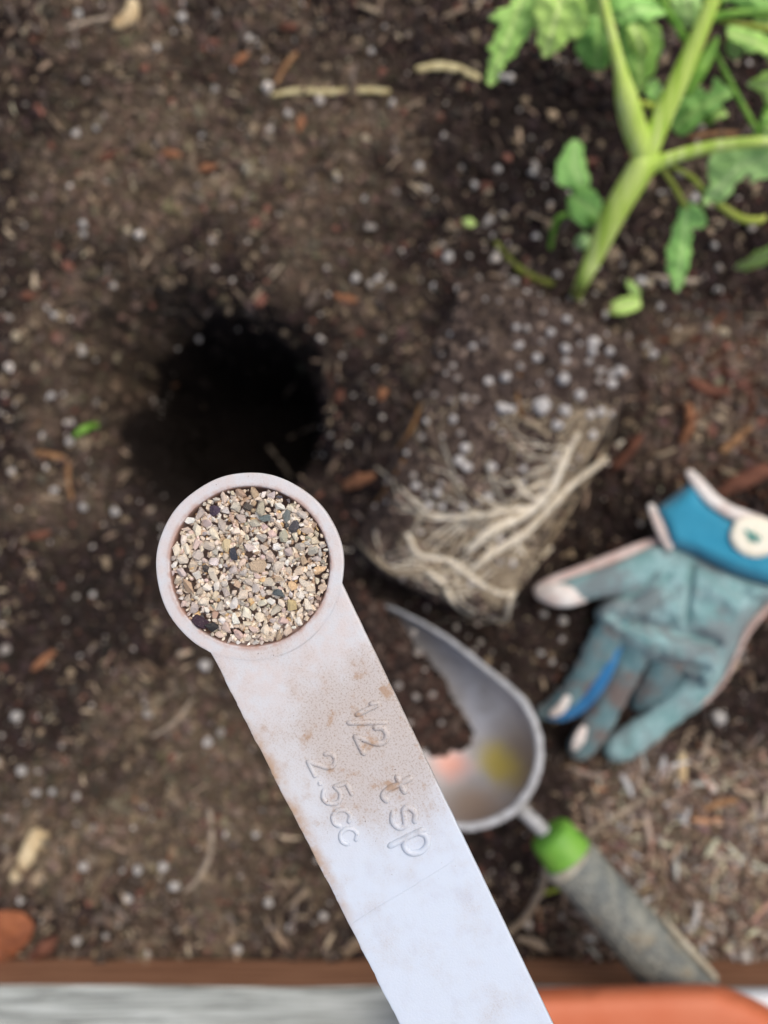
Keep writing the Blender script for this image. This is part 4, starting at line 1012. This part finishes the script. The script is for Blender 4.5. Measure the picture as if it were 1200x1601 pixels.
# soil crumbs
x, y, u, v, rg = rand_view(60000, 101, 210)
t = soil_tint(x, y) * (0.6 + 0.85 * rg.random((len(x), 1))) * (1 + 0.06 * rg.normal(size=(len(x), 3)))
red = rg.random(len(x)) < 0.022; t[red] = np.array(srgb(124, 86, 74)) * (0.6 + 0.7 * rg.random((red.sum(), 1)))
pale = rg.random(len(x)) < 0.04; t[pale] = np.array(srgb(158, 140, 116)) * (0.6 + 0.5 * rg.random((pale.sum(), 1)))
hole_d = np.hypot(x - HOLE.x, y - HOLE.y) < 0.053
t[hole_d] = np.array(srgb(33, 28, 26)) * (0.6 + 0.6 * rg.random((hole_d.sum(), 1)))  # crumbs darkened to match the hole's painted shade
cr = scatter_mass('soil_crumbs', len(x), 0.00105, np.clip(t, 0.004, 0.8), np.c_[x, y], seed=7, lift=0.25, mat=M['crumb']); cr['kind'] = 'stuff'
tag(cr, 'loose dark brown soil crumbs covering the raised bed', 'soil crumbs')

# the heap of soil in the trowel
HEAP = smooth_poly(round_poly([(540, 900), (600, 940), (636, 986), (672, 1034), (700, 1078), (734, 1128), (748, 1164), (726, 1184), (676, 1192), (610, 1170), (550, 1050)], 1), 9)
HEAP = HEAP + RNG.normal(size=HEAP.shape) * 4.2
hp, _, _ = solid_patch('soil_heap', HEAP, 5,
    lambda p, d: 0.006 + 0.013 * dome(d, 40) + 0.0025 * vnoise(p[:, 0] / 16, p[:, 1] / 16, 71) + 0.0015 * vnoise(p[:, 0] / 6, p[:, 1] / 6, 72), lambda p, d, z: np.full(len(p), -0.02), None)
k = N('heap_soil'); f = k.noise(420, 6, 0.65); c = k.ramp(f, [(0.3, srgb(34, 27, 25)), (0.55, srgb(66, 54, 50)), (0.75, srgb(96, 80, 74))]); k.bump(f, 0.004, 0.9); hp.data.materials.append(k.out(c, 0.95, spec=0.1))
hp['kind'] = 'stuff'; tag(hp, 'dark soil heaped inside the metal trowel scoop', 'soil')

# wood slivers and fibre as one mass
def box_geo():
    v = []
    for xx, s in ((-1, 0.5), (-0.4, 1), (0.4, 0.9), (1, 0.4)):
        off = 0.12 * (1 - xx * xx)
        for yy, zz in ((-1, -1), (1, -1), (1, 1), (-1, 1)): v.append((xx, yy * s * 0.16 + off, zz * s * 0.10))
    f = []
    for i in range(3):
        for j in range(4): a_, b_, c_, d_ = i * 4 + j, i * 4 + (j + 1) % 4, (i + 1) * 4 + (j + 1) % 4, (i + 1) * 4 + j; f += [(a_, b_, c_), (a_, c_, d_)]
    f += [(0, 2, 1), (0, 3, 2), (12, 13, 14), (12, 14, 15)]
    return np.array(v, float), np.array(f)
CV, CF = box_geo()
def mulch_density(u, v):
    d = 0.10 + 1.0 * sstep(850, 960, u) * sstep(1130, 1210, v) + 0.55 * sstep(1000, 1100, u) * sstep(420, 560, v) * sstep(860, 720, v) + 0.45 * sstep(1330, 1440, v) + 0.35 * sstep(110, 20, v) + 0.22 * sstep(350, 100, u) * sstep(1000, 1250, v) + 0.2 * sstep(560, 640, u) * sstep(760, 660, u) * sstep(520, 620, v) * sstep(860, 760, v)
    return np.clip(d, 0, 1)
def mulch_pts(n, seed, bias=1.0, wide=False):
    x, y, u, v, rg = rand_view(int(n * (1.45 if wide else 1)), seed, 210 if wide else 40); n = len(x); keep = rg.random(n) < mulch_density(u, v) * bias
    hole = np.hypot(x - HOLE.x, y - HOLE.y) < 0.05
    keep &= ~hole | (rg.random(n) < 0.15)
    return x[keep], y[keep], u[keep], v[keep], rg
WOODC = [((144, 124, 107), 'brown'), ((170, 151, 129), 'tan'), ((128, 102, 90), 'reddish brown'), ((118, 106, 97), 'dull grey-brown'), ((198, 180, 154), 'pale straw-coloured'), ((148, 110, 84), 'rusty'), ((136, 124, 116), 'greyish')]
x, y, u, v, rg = mulch_pts(24000, 131, wide=True)
ci = rg.choice(len(WOODC), len(x), p=[0.24, 0.24, 0.08, 0.2, 0.08, 0.02, 0.14])
t = np.array([srgb(*c_[0]) for c_ in WOODC])[ci] * (0.55 + 0.75 * rg.random((len(x), 1)))
redz = (u > 1000) & (v < 860) & (v > 420) & (rg.random(len(x)) < 0.5); t[redz] = np.array(srgb(112, 72, 54)) * (0.5 + 0.7 * rg.random((redz.sum(), 1)))
M['fibre'] = m_attr('wood_fibre', 900, 0.35, 0.9, 0.0005)
low = sstep(850, 960, u) * sstep(1130, 1210, v)
t = t * (1 + 0.55 * low * (rg.random(len(x)) < 0.6))[:, None]
t = t * (1 + 0.6 * low)[:, None]
fs = np.clip(rg.lognormal(math.log(0.0024), 0.45, len(x)), 0.001, 0.0065) * (1 + 0.2 * low)
fb_ = scatter_mass('wood_fibres', len(x), 0.0024, np.clip(t, 0, 0.6), np.c_[x, y], seed=17, lift=0.35, mat=M['fibre'], V0=CV, F0=CF, jitter=0.08, sizes=fs)
fb_['kind'] = 'stuff'; tag(fb_, 'small shredded wood fibres strewn through the soil', 'wood fibres')

# individual wood chips (the larger ones)
CR = random.Random(23)
M['chip'] = m_objcol('wood_chip', 5.0, 0.35, 0.88, 0.05, 0.15, stretch=(0.6, 6, 6))
def chip_mesh(rg):
    v = CV.copy(); wv = rg.uniform(0.8, 1.7); hv = rg.uniform(0.8, 1.5)
    v[:, 1] *= wv; v[:, 2] *= hv; v += np.array([[rg.gauss(0, 0.03) for _ in range(3)] for _ in range(len(v))])
    me = bpy.data.meshes.new('wood_chip'); me.from_pydata(v.tolist(), [], CF.tolist()); me.update(); me.materials.append(M['chip']); return me
CM = [chip_mesh(CR) for _ in range(16)]
x, y, u, v, rg = mulch_pts(1400, 151)
items = []
used = [(1123, 1123), (1163, 1494)]
cnt = 0
for i in range(len(x)):
    if cnt >= 285: break
    if blocked(u[i], v[i]) or any((u[i] - a_) ** 2 + (v[i] - b_) ** 2 < 18 ** 2 for a_, b_ in used): continue
    used.append((u[i], v[i])); cnt += 1
    L = float(np.clip(rg.lognormal(math.log(0.0046), 0.35), 0.0028, 0.0095))
    rgb, cn = WOODC[rg.choice(len(WOODC), p=[0.30, 0.22, 0.05, 0.21, 0.06, 0.01, 0.15])]
    o = link(bpy.data.objects.new('wood_chip', CR.choice(CM)))
    o.location = G(u[i], v[i], 0.0016); o.rotation_euler = (CR.uniform(0, 6.28), CR.gauss(0, 0.22), CR.uniform(0, 6.28)); o.scale = (L, L * CR.uniform(0.7, 1.5), L * CR.uniform(0.8, 1.4))
    j = CR.uniform(-34, 2); o.color = (*srgb(*(max(20, c_ + j) for c_ in rgb)), 1); o['category'] = 'wood chip'
    items.append((o, L, f'{cn} wood chip {where(u[i], v[i])}'))
rank_labels(items, 'wood chips scattered on the soil', None)

# perlite
M['perlite'] = m_objcol('perlite', 2.0, 0.12, 0.9, 0.15, 0.2)
def pebble(rg, lvl=2, amp=0.24):
    bm = bmesh.new(); bmesh.ops.create_icosphere(bm, subdivisions=lvl, radius=1.0)
    sx_ = rg.uniform(0.8, 1.25); o_ = rg.uniform(0, 50)
    from mathutils import noise as mn
    for q in bm.verts:
        n_ = mn.noise(q.co * 1.6 + Vector((o_, 0, 0))); q.co *= 1 + amp * 2 * n_; q.co.x *= sx_
    me = bpy.data.meshes.new('perlite_grain'); bm.to_mesh(me); bm.free(); me.polygons.foreach_set('use_smooth', [True] * len(me.polygons)); me.materials.append(M['perlite']); return me
PM = [pebble(CR) for _ in range(14)]
PSPOT = [(655, 262, 14), (525, 272, 11), (118, 210, 12), (270, 165, 11), (245, 75, 10), (555, 435, 14), (592, 437, 12), (572, 217, 11), (612, 162, 12), (622, 58, 11), (600, 42, 9), (388, 60, 12), (386, 264, 14), (740, 290, 16), (762, 300, 12), (778, 265, 11), (832, 270, 12),
         (803, 393, 14), (780, 458, 15), (806, 460, 13), (805, 440, 13), (822, 470, 10), (765, 515, 12), (770, 560, 12), (765, 345, 13), (700, 402, 18), (755, 380, 10), (570, 310, 10), (656, 292, 10), (285, 28, 15), (288, 8, 13), (122, 22, 12), (200, 360, 12), (130, 350, 12), (130, 366, 10), (150, 200, 9),
         (1012, 445, 17), (1000, 440, 14), (1122, 455, 15), (1130, 520, 16), (1010, 540, 14), (1020, 553, 15), (1123, 1122, 24), (1163, 1494, 22), (1125, 655, 10), (870, 430, 12), (785, 120, 12), (797, 122, 14), (860, 320, 12),
         (25, 526, 15), (85, 492, 13), (55, 574, 12), (80, 618, 12), (108, 690, 12), (85, 767, 12), (130, 793, 12), (180, 800, 13), (8, 1015, 14), (25, 1120, 16), (33, 1205, 15), (57, 1238, 12), (82, 1238, 11), (120, 1245, 13), (228, 1258, 11), (320, 1040, 17), (325, 1160, 15), (345, 1145, 13), (60, 1205, 11),
         (255, 1355, 16), (272, 1385, 17), (130, 1355, 14), (215, 1360, 12), (200, 1405, 13), (420, 1410, 14), (505, 1432, 14), (350, 1305, 12), (400, 1304, 11), (120, 1472, 12), (455, 1450, 15), (32, 1408, 12), (370, 1485, 15), (230, 1490, 12), (1175, 1275, 16), (1110, 1470, 12), (1080, 1462, 12), (645, 990, 15), (650, 1020, 13), (650, 1090, 12), (622, 1070, 11), (880, 970, 16), (850, 960, 12), (825, 970, 12), (878, 1000, 10), (845, 1020, 10), (862, 1035, 10), (1110, 320, 12), (450, 178, 12), (1085, 310, 12), (580, 80, 10), (330, 75, 10)]
items = []
pts = [(a_, b_, c_, 1) for a_, b_, c_ in PSPOT]
tries = 0
while len(pts) < 270 and tries < 6000:
    tries += 1
    if CR.random() < 0.35: uu, vv = CR.gauss(860, 110), CR.gauss(430, 90)
    else: uu, vv = CR.uniform(5, 1195), CR.uniform(5, 1480)
    if blocked(uu, vv) or any((uu - q[0]) ** 2 + (vv - q[1]) ** 2 < 17 ** 2 for q in pts): continue
    if math.hypot(uu - 338, vv - 636) < 165: continue
    if 740 < uu < 960 and 110 < vv < 240 and CR.random() < 0.7: continue
    pts.append((uu, vv, CR.uniform(3.5, 8.5) if uu < 650 else CR.uniform(5, 12), 0))
for uu, vv, wd, key in pts:
    if blocked(uu, vv): continue
    o = link(bpy.data.objects.new('perlite_grain', CR.choice(PM))); r = wd / 2 * mpp(0) * 1.02
    o.location = G(uu, vv, r * 0.55); o.rotation_euler = (CR.uniform(0, 6), CR.uniform(0, 6), CR.uniform(0, 6)); o.scale = (r, r * CR.uniform(0.8, 1.1), r)
    pal = CR.random(); cn, rgb = (('white', (236, 232, 226)) if pal < (0.75 if key else 0.35) else (('greyish white', (196, 188, 180)) if pal < 0.8 else ('cream', (214, 200, 172))))
    o.color = (*srgb(*rgb), 1); o['category'] = 'perlite'
    items.append((o, wd, f'{cn} perlite grain {where(uu, vv)}'))
rank_labels(items, 'perlite grains scattered on the soil', None)
x, y, u, v, rg = rand_view(1200, 171)
kp = np.hypot(x - HOLE.x, y - HOLE.y) > 0.046; x, y = x[kp], y[kp]
sp = scatter_mass('perlite_specks', len(x), 0.0008, np.array([srgb(214, 206, 196)]) * (0.55 + 0.5 * rg.random((len(x), 1)) ** 2 * 1.2), np.c_[x, y], seed=19, lift=0.6, mat=M['crumb'], jitter=0.25); sp['kind'] = 'stuff'
tag(sp, 'tiny pale perlite specks sprinkled through the dark soil', 'perlite')
# perlite set in the root ball: its own pieces, under the ball
BSPOT = [(845, 635, 26), (790, 590, 15), (787, 638, 18), (880, 592, 18), (905, 618, 17), (882, 642, 16), (870, 665, 15), (921, 648, 15), (938, 644, 16), (955, 600, 15), (988, 612, 14), (968, 580, 15), (925, 536, 16), (925, 550, 15), (952, 549, 14), (883, 545, 14), (925, 680, 16), (950, 688, 14), (974, 645, 14), (718, 720, 16), (730, 730, 15), (708, 656, 13), (727, 700, 14), (582, 660, 13), (785, 640, 14), (763, 596, 12), (815, 732, 13), (868, 712, 13), (724, 792, 12), (763, 776, 13), (868, 784, 14), (684, 770, 13), (650, 760, 12), (670, 790, 12), (768, 730, 14), (800, 640, 12), (955, 585, 12), (885, 500, 12), (860, 520, 12), (838, 560, 13), (810, 540, 12), (845, 860, 12), (800, 880, 12), (780, 842, 12)]
nb = 0; bp = list(BSPOT)
while len(bp) < 175:
    q = (CR.uniform(580, 990), CR.uniform(440, 950), CR.uniform(6, 11))
    if all((q[0] - a_) ** 2 + (q[1] - b_) ** 2 > 15 ** 2 for a_, b_, _ in bp): bp.append(q)
for uu, vv, wd in bp:
    p, hit = on_ball(uu, vv)
    if not hit: continue
    r = wd / 2 * mpp(0.04) * 1.02
    o = bpy.data.objects.new('perlite_grain', CR.choice(PM)); link(o)
    o.location = p + Vector((0, 0, r * 0.35)); o.rotation_euler = (CR.uniform(0, 6), CR.uniform(0, 6), 0); o.scale = (r, r * CR.uniform(0.8, 1.1), r)
    g_ = CR.choice(((236, 232, 228), (222, 214, 206), (190, 180, 172))) if wd < 12 else (240, 236, 232)
    o.color = (*srgb(*g_), 1); child(o, ball)

# crumbs and perlite lying on the soil heap in the trowel
hpts = np.array([q for q in np.c_[RNG.uniform(540, 750, 1500), RNG.uniform(900, 1195, 1500)] if inside(HEAP, np.array([q]))[0]])
hd = edge_dist(HEAP, hpts)
tv3 = []; tf3 = []; tc3 = []
for q, d_ in zip(hpts, hd):
    z_ = 0.006 + 0.013 * float(dome(np.array([d_]), 40)[0]) + 0.0006; s_ = CR.uniform(0.0007, 0.0024)
    tf3.append(IF + len(tv3) * len(IV)); tv3.append(IV * (1 + 0.3 * RNG.normal(size=(len(IV), 1))) * s_ + np.array(P(q[0], q[1], z_)))
    tc3.append(np.tile(np.array(srgb(*CR.choice(((70, 58, 52), (54, 45, 41), (92, 78, 70), (84, 62, 54))))) * CR.uniform(0.6, 1.3), (len(IV), 1)))
hc = link(bpy.data.objects.new('heap_crumbs', tri_mesh('heap_crumbs', np.vstack(tv3), np.vstack(tf3), M['crumb'], np.vstack(tc3))), hp); hc['kind'] = 'stuff'
items = []
for uu, vv, wd in ((645, 990, 15), (652, 1020, 13), (650, 1090, 12), (622, 1072, 12), (676, 1086, 11), (664, 1046, 9), (690, 1130, 9), (640, 1130, 10)):
    d_ = float(edge_dist(HEAP, np.array([[uu, vv]]))[0]); r = wd / 2 * mpp(0.018) * 0.95
    o = link(bpy.data.objects.new('perlite_grain', CR.choice(PM))); o.location = P(uu, vv, 0.006 + 0.013 * float(dome(np.array([d_]), 40)[0]) + 0.002); o.rotation_euler = (CR.uniform(0, 6), CR.uniform(0, 6), 0); o.scale = (r, r * 0.9, r)
    o.color = (*srgb(206, 198, 190), 1); o['category'] = 'perlite'
    items.append((o, wd, 'greyish perlite grain on the soil heaped in the trowel ' + ('near its tip' if vv < 1040 else ('at mid-scoop' if vv < 1100 else 'towards its back'))))
rank_labels(items, 'perlite grains on the soil in the trowel', None)

# crumbs clinging to the root ball
tv2 = []; tf2 = []; tc2 = []
for i in range(1500):
    p, hit = on_ball(CR.uniform(570, 985), CR.uniform(430, 965))
    if not hit: continue
    s_ = CR.uniform(0.0007, 0.0022); vs = IV * (1 + 0.3 * RNG.normal(size=(len(IV), 1))) * s_
    tf2.append(IF + len(tv2) * len(IV)); tv2.append(vs + np.array(p)); b_ = CR.uniform(0.5, 1.5)
    tc2.append(np.tile(np.clip(np.array(srgb(*CR.choice(((84, 72, 66), (100, 86, 78), (66, 55, 50), (126, 110, 98))))) * b_, 0, 0.8), (len(IV), 1)))
bc = link(bpy.data.objects.new('ball_crumbs', tri_mesh('ball_crumbs', np.vstack(tv2), np.vstack(tf2), M['crumb'], np.vstack(tc2)))); bc['kind'] = 'stuff'; child(bc, ball)

# straws, twigs, scraps: each a thing of its own
M['sprig'] = m_simple('sprig', srgb(128, 138, 60), srgb(100, 104, 52), 200, 0.7, 0.0005, 0.2)
M['straw'] = m_simple('straw', srgb(206, 196, 152), srgb(170, 156, 112), 220, 0.75, 0.0005, 0.2)
M['twig'] = m_simple('twig_grey', srgb(178, 164, 146), srgb(136, 122, 106), 220, 0.85, 0.0006, 0.15)
M['twig_brown'] = m_simple('twig_brown', srgb(168, 130, 94), srgb(122, 90, 64), 220, 0.85, 0.0006, 0.15)
M['pale_wood'] = m_simple('pale_wood', srgb(222, 204, 166), srgb(186, 160, 120), 160, 0.8, 0.0006, 0.15)
M['rust'] = m_simple('rusty_bark', srgb(156, 110, 80), srgb(126, 86, 64), 200, 0.85, 0.0006, 0.15)
M['bark'] = m_simple('red_bark', srgb(124, 84, 68), srgb(92, 62, 52), 160, 0.9, 0.001, 0.1)
def loose(name, pts, mat, label, cat, **k):
    o = ground_tube(name, pts, M[mat], None, **{**dict(n=8, seg=5, wob=0.2), **k})
    return tag(o, label, cat)
loose('straw', [(428, 148, 8), (470, 142, 10), (515, 144, 11), (560, 141, 11), (606, 143, 9)], 'straw', 'long pale straw lying level on the soil left of the leaves', 'straw', flat=0.5)
loose('straw', [(654, 108, 11), (684, 103, 14), (716, 108, 14), (746, 121, 12)], 'straw', 'short curved straw on the soil near the lobed leaf tip', 'straw', flat=0.5)
loose('leaf_curl', [(118, 680, 9), (132, 670, 12), (147, 665, 13), (159, 669, 13), (168, 676, 10)], 'stem_dark', 'small bright green curl of leaf left of the planting hole', 'leaf scrap', flat=0.5, lift=1.6)
loose('wood_sliver', [(52, 1046, 9), (66, 1034, 14), (82, 1020, 10)], 'rust', 'bright orange sliver of wood at the left edge beside the spoon', 'wood sliver', flat=0.6)
loose('wood_sliver', [(22, 1372, 18), (40, 1340, 26), (58, 1306, 24), (70, 1306, 12)], 'pale_wood', 'large pale tan wood piece at the lower left of the bed', 'wood sliver', flat=0.5)
loose('wood_sliver', [(1066, 1180, 12), (1066, 1200, 15), (1067, 1218, 13)], 'pale_wood', 'short upright pale sliver below the glove fingers', 'wood sliver', flat=0.6)
loose('wood_sliver', [(1108, 1150, 10), (1103, 1168, 12), (1098, 1186, 9)], 'twig', 'dull tan sliver right of the short upright pale one', 'wood sliver', flat=0.6)
loose('wood_sliver', [(1130, 704, 12), (1150, 688, 15), (1172, 668, 12)], 'twig_brown', 'tan stick slanting on red bark above the glove cuff', 'wood sliver')
loose('wood_sliver', [(1086, 1270, 8), (1118, 1258, 11), (1154, 1250, 9)], 'twig_brown', 'orange-tan stick on the mulch right of the trowel collar', 'wood sliver')
loose('twig', [(852, 1352, 10), (848, 1384, 13), (834, 1416, 13), (816, 1440, 12), (796, 1456, 8)], 'twig', 'curved pale grey twig between spoon handle and trowel grip', 'twig')
loose('twig', [(918, 1304, 11), (950, 1282, 12), (984, 1262, 12), (1014, 1246, 11), (1034, 1242, 7)], 'twig', 'straight grey twig lying up from the green trowel collar', 'twig')
loose('twig', [(812, 1468, 9), (836, 1474, 13), (858, 1486, 10)], 'twig', 'short grey twig at the board beside the spoon handle', 'twig')
loose('twig', [(840, 1400, 5), (866, 1392, 7), (890, 1388, 5)], 'stem_yellow', 'thin yellowish twig touching the underside of the trowel grip', 'twig')
loose('twig', [(1016, 432, 7), (1044, 436, 10), (1070, 440, 10), (1092, 438, 7)], 'twig', 'pale stick under the tip of the hanging leaf', 'twig')
loose('twig', [(1078, 216, 6), (1110, 210, 9), (1150, 209, 8)], 'twig_brown', 'brown stick on the soil under the right hand leaves', 'twig')
loose('sprig', [(774, 378, 8), (788, 396, 9), (806, 416, 11), (834, 434, 11), (862, 444, 9)], 'sprig', 'dull yellow-green sprig left of the stem base', 'sprig')
loose('rootlet', [(212, 612, 6), (240, 616, 7), (262, 630, 8), (280, 656, 7)], 'twig', 'thin grey root hanging in the left side of the hole', 'root')
loose('rootlet', [(446, 618, 8), (458, 600, 10), (472, 580, 8)], 'twig', 'pale root stub on the right wall of the hole', 'root')
loose('rootlet', [(452, 684, 5), (474, 674, 7), (494, 666, 5)], 'twig', 'fine rootlet low on the right wall of the hole', 'root')
loose('rootlet', [(420, 700, 7), (440, 724, 9), (456, 748, 7)], 'twig', 'grey rootlet just above the spoon rim', 'root')
loose('rootlet', [(244, 752, 9), (240, 776, 12), (236, 800, 9)], 'twig', 'upright grey rootlet left of the spoon rim', 'root')
loose('rootlet', [(288, 496, 6), (296, 510, 9), (298, 524, 7)], 'twig', 'short grey rootlet at the top lip of the hole', 'root')
loose('rootlet', [(326, 1262, 6), (330, 1300, 9), (326, 1340, 9), (308, 1376, 8), (288, 1394, 5)], 'twig', 'long curved grey rootlet on the soil left of the handle', 'root')
loose('rootlet', [(56, 708, 9), (82, 712, 11), (104, 722, 9), (106, 752, 7), (112, 780, 6)], 'twig_brown', 'bent tan rootlet below the green leaf curl', 'root')
loose('rootlet', [(240, 1150, 5), (276, 1126, 7), (298, 1096, 6)], 'twig', 'faint grey rootlet curving left of the spoon neck', 'root')
loose('bark_piece', [(1066, 690, 14), (1078, 662, 18), (1076, 634, 12)], 'rust', 'curved orange-brown bark strip right of the root ball', 'bark')
loose('bark_piece', [(962, 730, 14), (984, 706, 16), (1000, 684, 12)], 'bark', 'dark red bark strip between root ball and glove cuff', 'bark')
loose('bark_piece', [(1128, 770, 20), (1160, 752, 30), (1196, 736, 26)], 'bark', 'broad reddish bark piece above the glove trim', 'bark', flat=0.5)
loose('bark_piece', [(1084, 596, 16), (1110, 610, 20), (1136, 612, 14)], 'bark', 'dull red bark piece right of the perlite patch', 'bark', flat=0.5)
loose('bark_piece', [(540, 760, 16), (560, 752, 20), (582, 744, 12)], 'rust', 'rusty bark flake between spoon rim and root ball', 'bark', flat=0.5)
loose('bark_piece', [(184, 38, 20), (204, 24, 26), (206, 4, 18)], 'pale_wood', 'pale tan wood fragment at the top left of the bed', 'wood sliver', flat=0.5)
loose('straw', [(104, 44, 6), (150, 32, 9), (204, 26, 6)], 'twig', 'thin grey straw near the top left corner', 'straw')
loose('twig', [(432, 130, 6), (446, 104, 9), (462, 84, 7)], 'twig_brown', 'short brown twig above the long straw', 'twig')
loose('bark_piece', [(50, 1496, 14), (70, 1482, 26), (84, 1470, 16)], 'bark', 'dark red bark chunk against the board at lower left', 'bark', flat=0.6)
for (uu, vv, ang, L, lab) in ((452, 42, 5, 26, 'pinkish bark flake at the top, left of centre'), (376, 92, 40, 24, 'ochre bark flake near the top left, above the long straw'), (470, 192, 80, 22, 'orange-brown bark flake below the long straw'), (268, 240, -10, 24, 'orange bark flake in the upper left of the bed'),
                              (324, 262, 10, 22, 'rose red bark flake right of the orange one, upper left'), (168, 244, 30, 22, 'pink bark crumb in the upper left of the bed'), (540, 466, -15, 30, 'orange-red bark flake right of the hole top'), (690, 560, 60, 26, 'dull orange bark flake beside the root ball'), (530, 620, 70, 20, 'red bark flake right of the planting hole'), (60, 836, 10, 30, 'pinkish bark flake left of the spoon rim'), (45, 462, 5, 22, 'salmon bark flake at the left edge'), (600, 610, 70, 26, 'orange bark flake at the root ball left edge')):
    a_ = math.radians(ang); dx_, dy_ = math.cos(a_) * L / 2, -math.sin(a_) * L / 2
    loose('bark_flake', [(uu - dx_, vv - dy_, 9), (uu, vv, 14), (uu + dx_, vv + dy_, 8)], 'rust' if 'orange' in lab or 'ochre' in lab else 'bark', lab, 'bark', flat=0.5)
# fallen green leaf bits and the dry leaf scrap
def ground_leaf(name, poly, mid, mat, label, lift=0.003, arch=0.004):
    c_ = np.mean(np.array(poly), 0); z = G(*c_).z + lift
    o = leaf(poly, mid, z, z, mat, droop=0.15, arch=arch, name=name, parent=None, saw=False)
    return tag(o, label, 'leaf')
ground_leaf('fallen_leaf', [(943, 485), (954, 474), (984, 462), (1001, 467), (1002, 481), (980, 491), (954, 492)], [(1000, 474), (970, 478), (945, 486)], M['leaf_pale'], 'small fallen pale green leaf just below the stem base', 0.006)
ground_leaf('fallen_leaf', [(980, 436), (990, 440), (1002, 458), (998, 466), (986, 458), (978, 446)], [(982, 438), (990, 450), (1000, 464)], M['leaf'], 'tiny green leaf stub touching the fallen pale leaf', 0.006)
M['dry'] = m_simple('dry_leaf', srgb(156, 96, 64), srgb(122, 74, 52), 90, 0.7, 0.001, 0.25)
ground_leaf('dry_leaf', [(-30, 1428), (0, 1424), (34, 1426), (52, 1442), (50, 1462), (34, 1484), (10, 1502), (-30, 1508)], [(-28, 1470), (10, 1462), (50, 1446)], M['dry'], 'terracotta coloured dry leaf scrap at the lower left by the board', 0.006, 0.001)
ground_leaf('leaf_flake', [(720, 344), (734, 340), (746, 350), (738, 355), (726, 352)], [(720, 345), (732, 348), (745, 351)], M['leaf_pale'], 'tiny yellowish leaf flake left of the yellow-green sprig', 0.003)
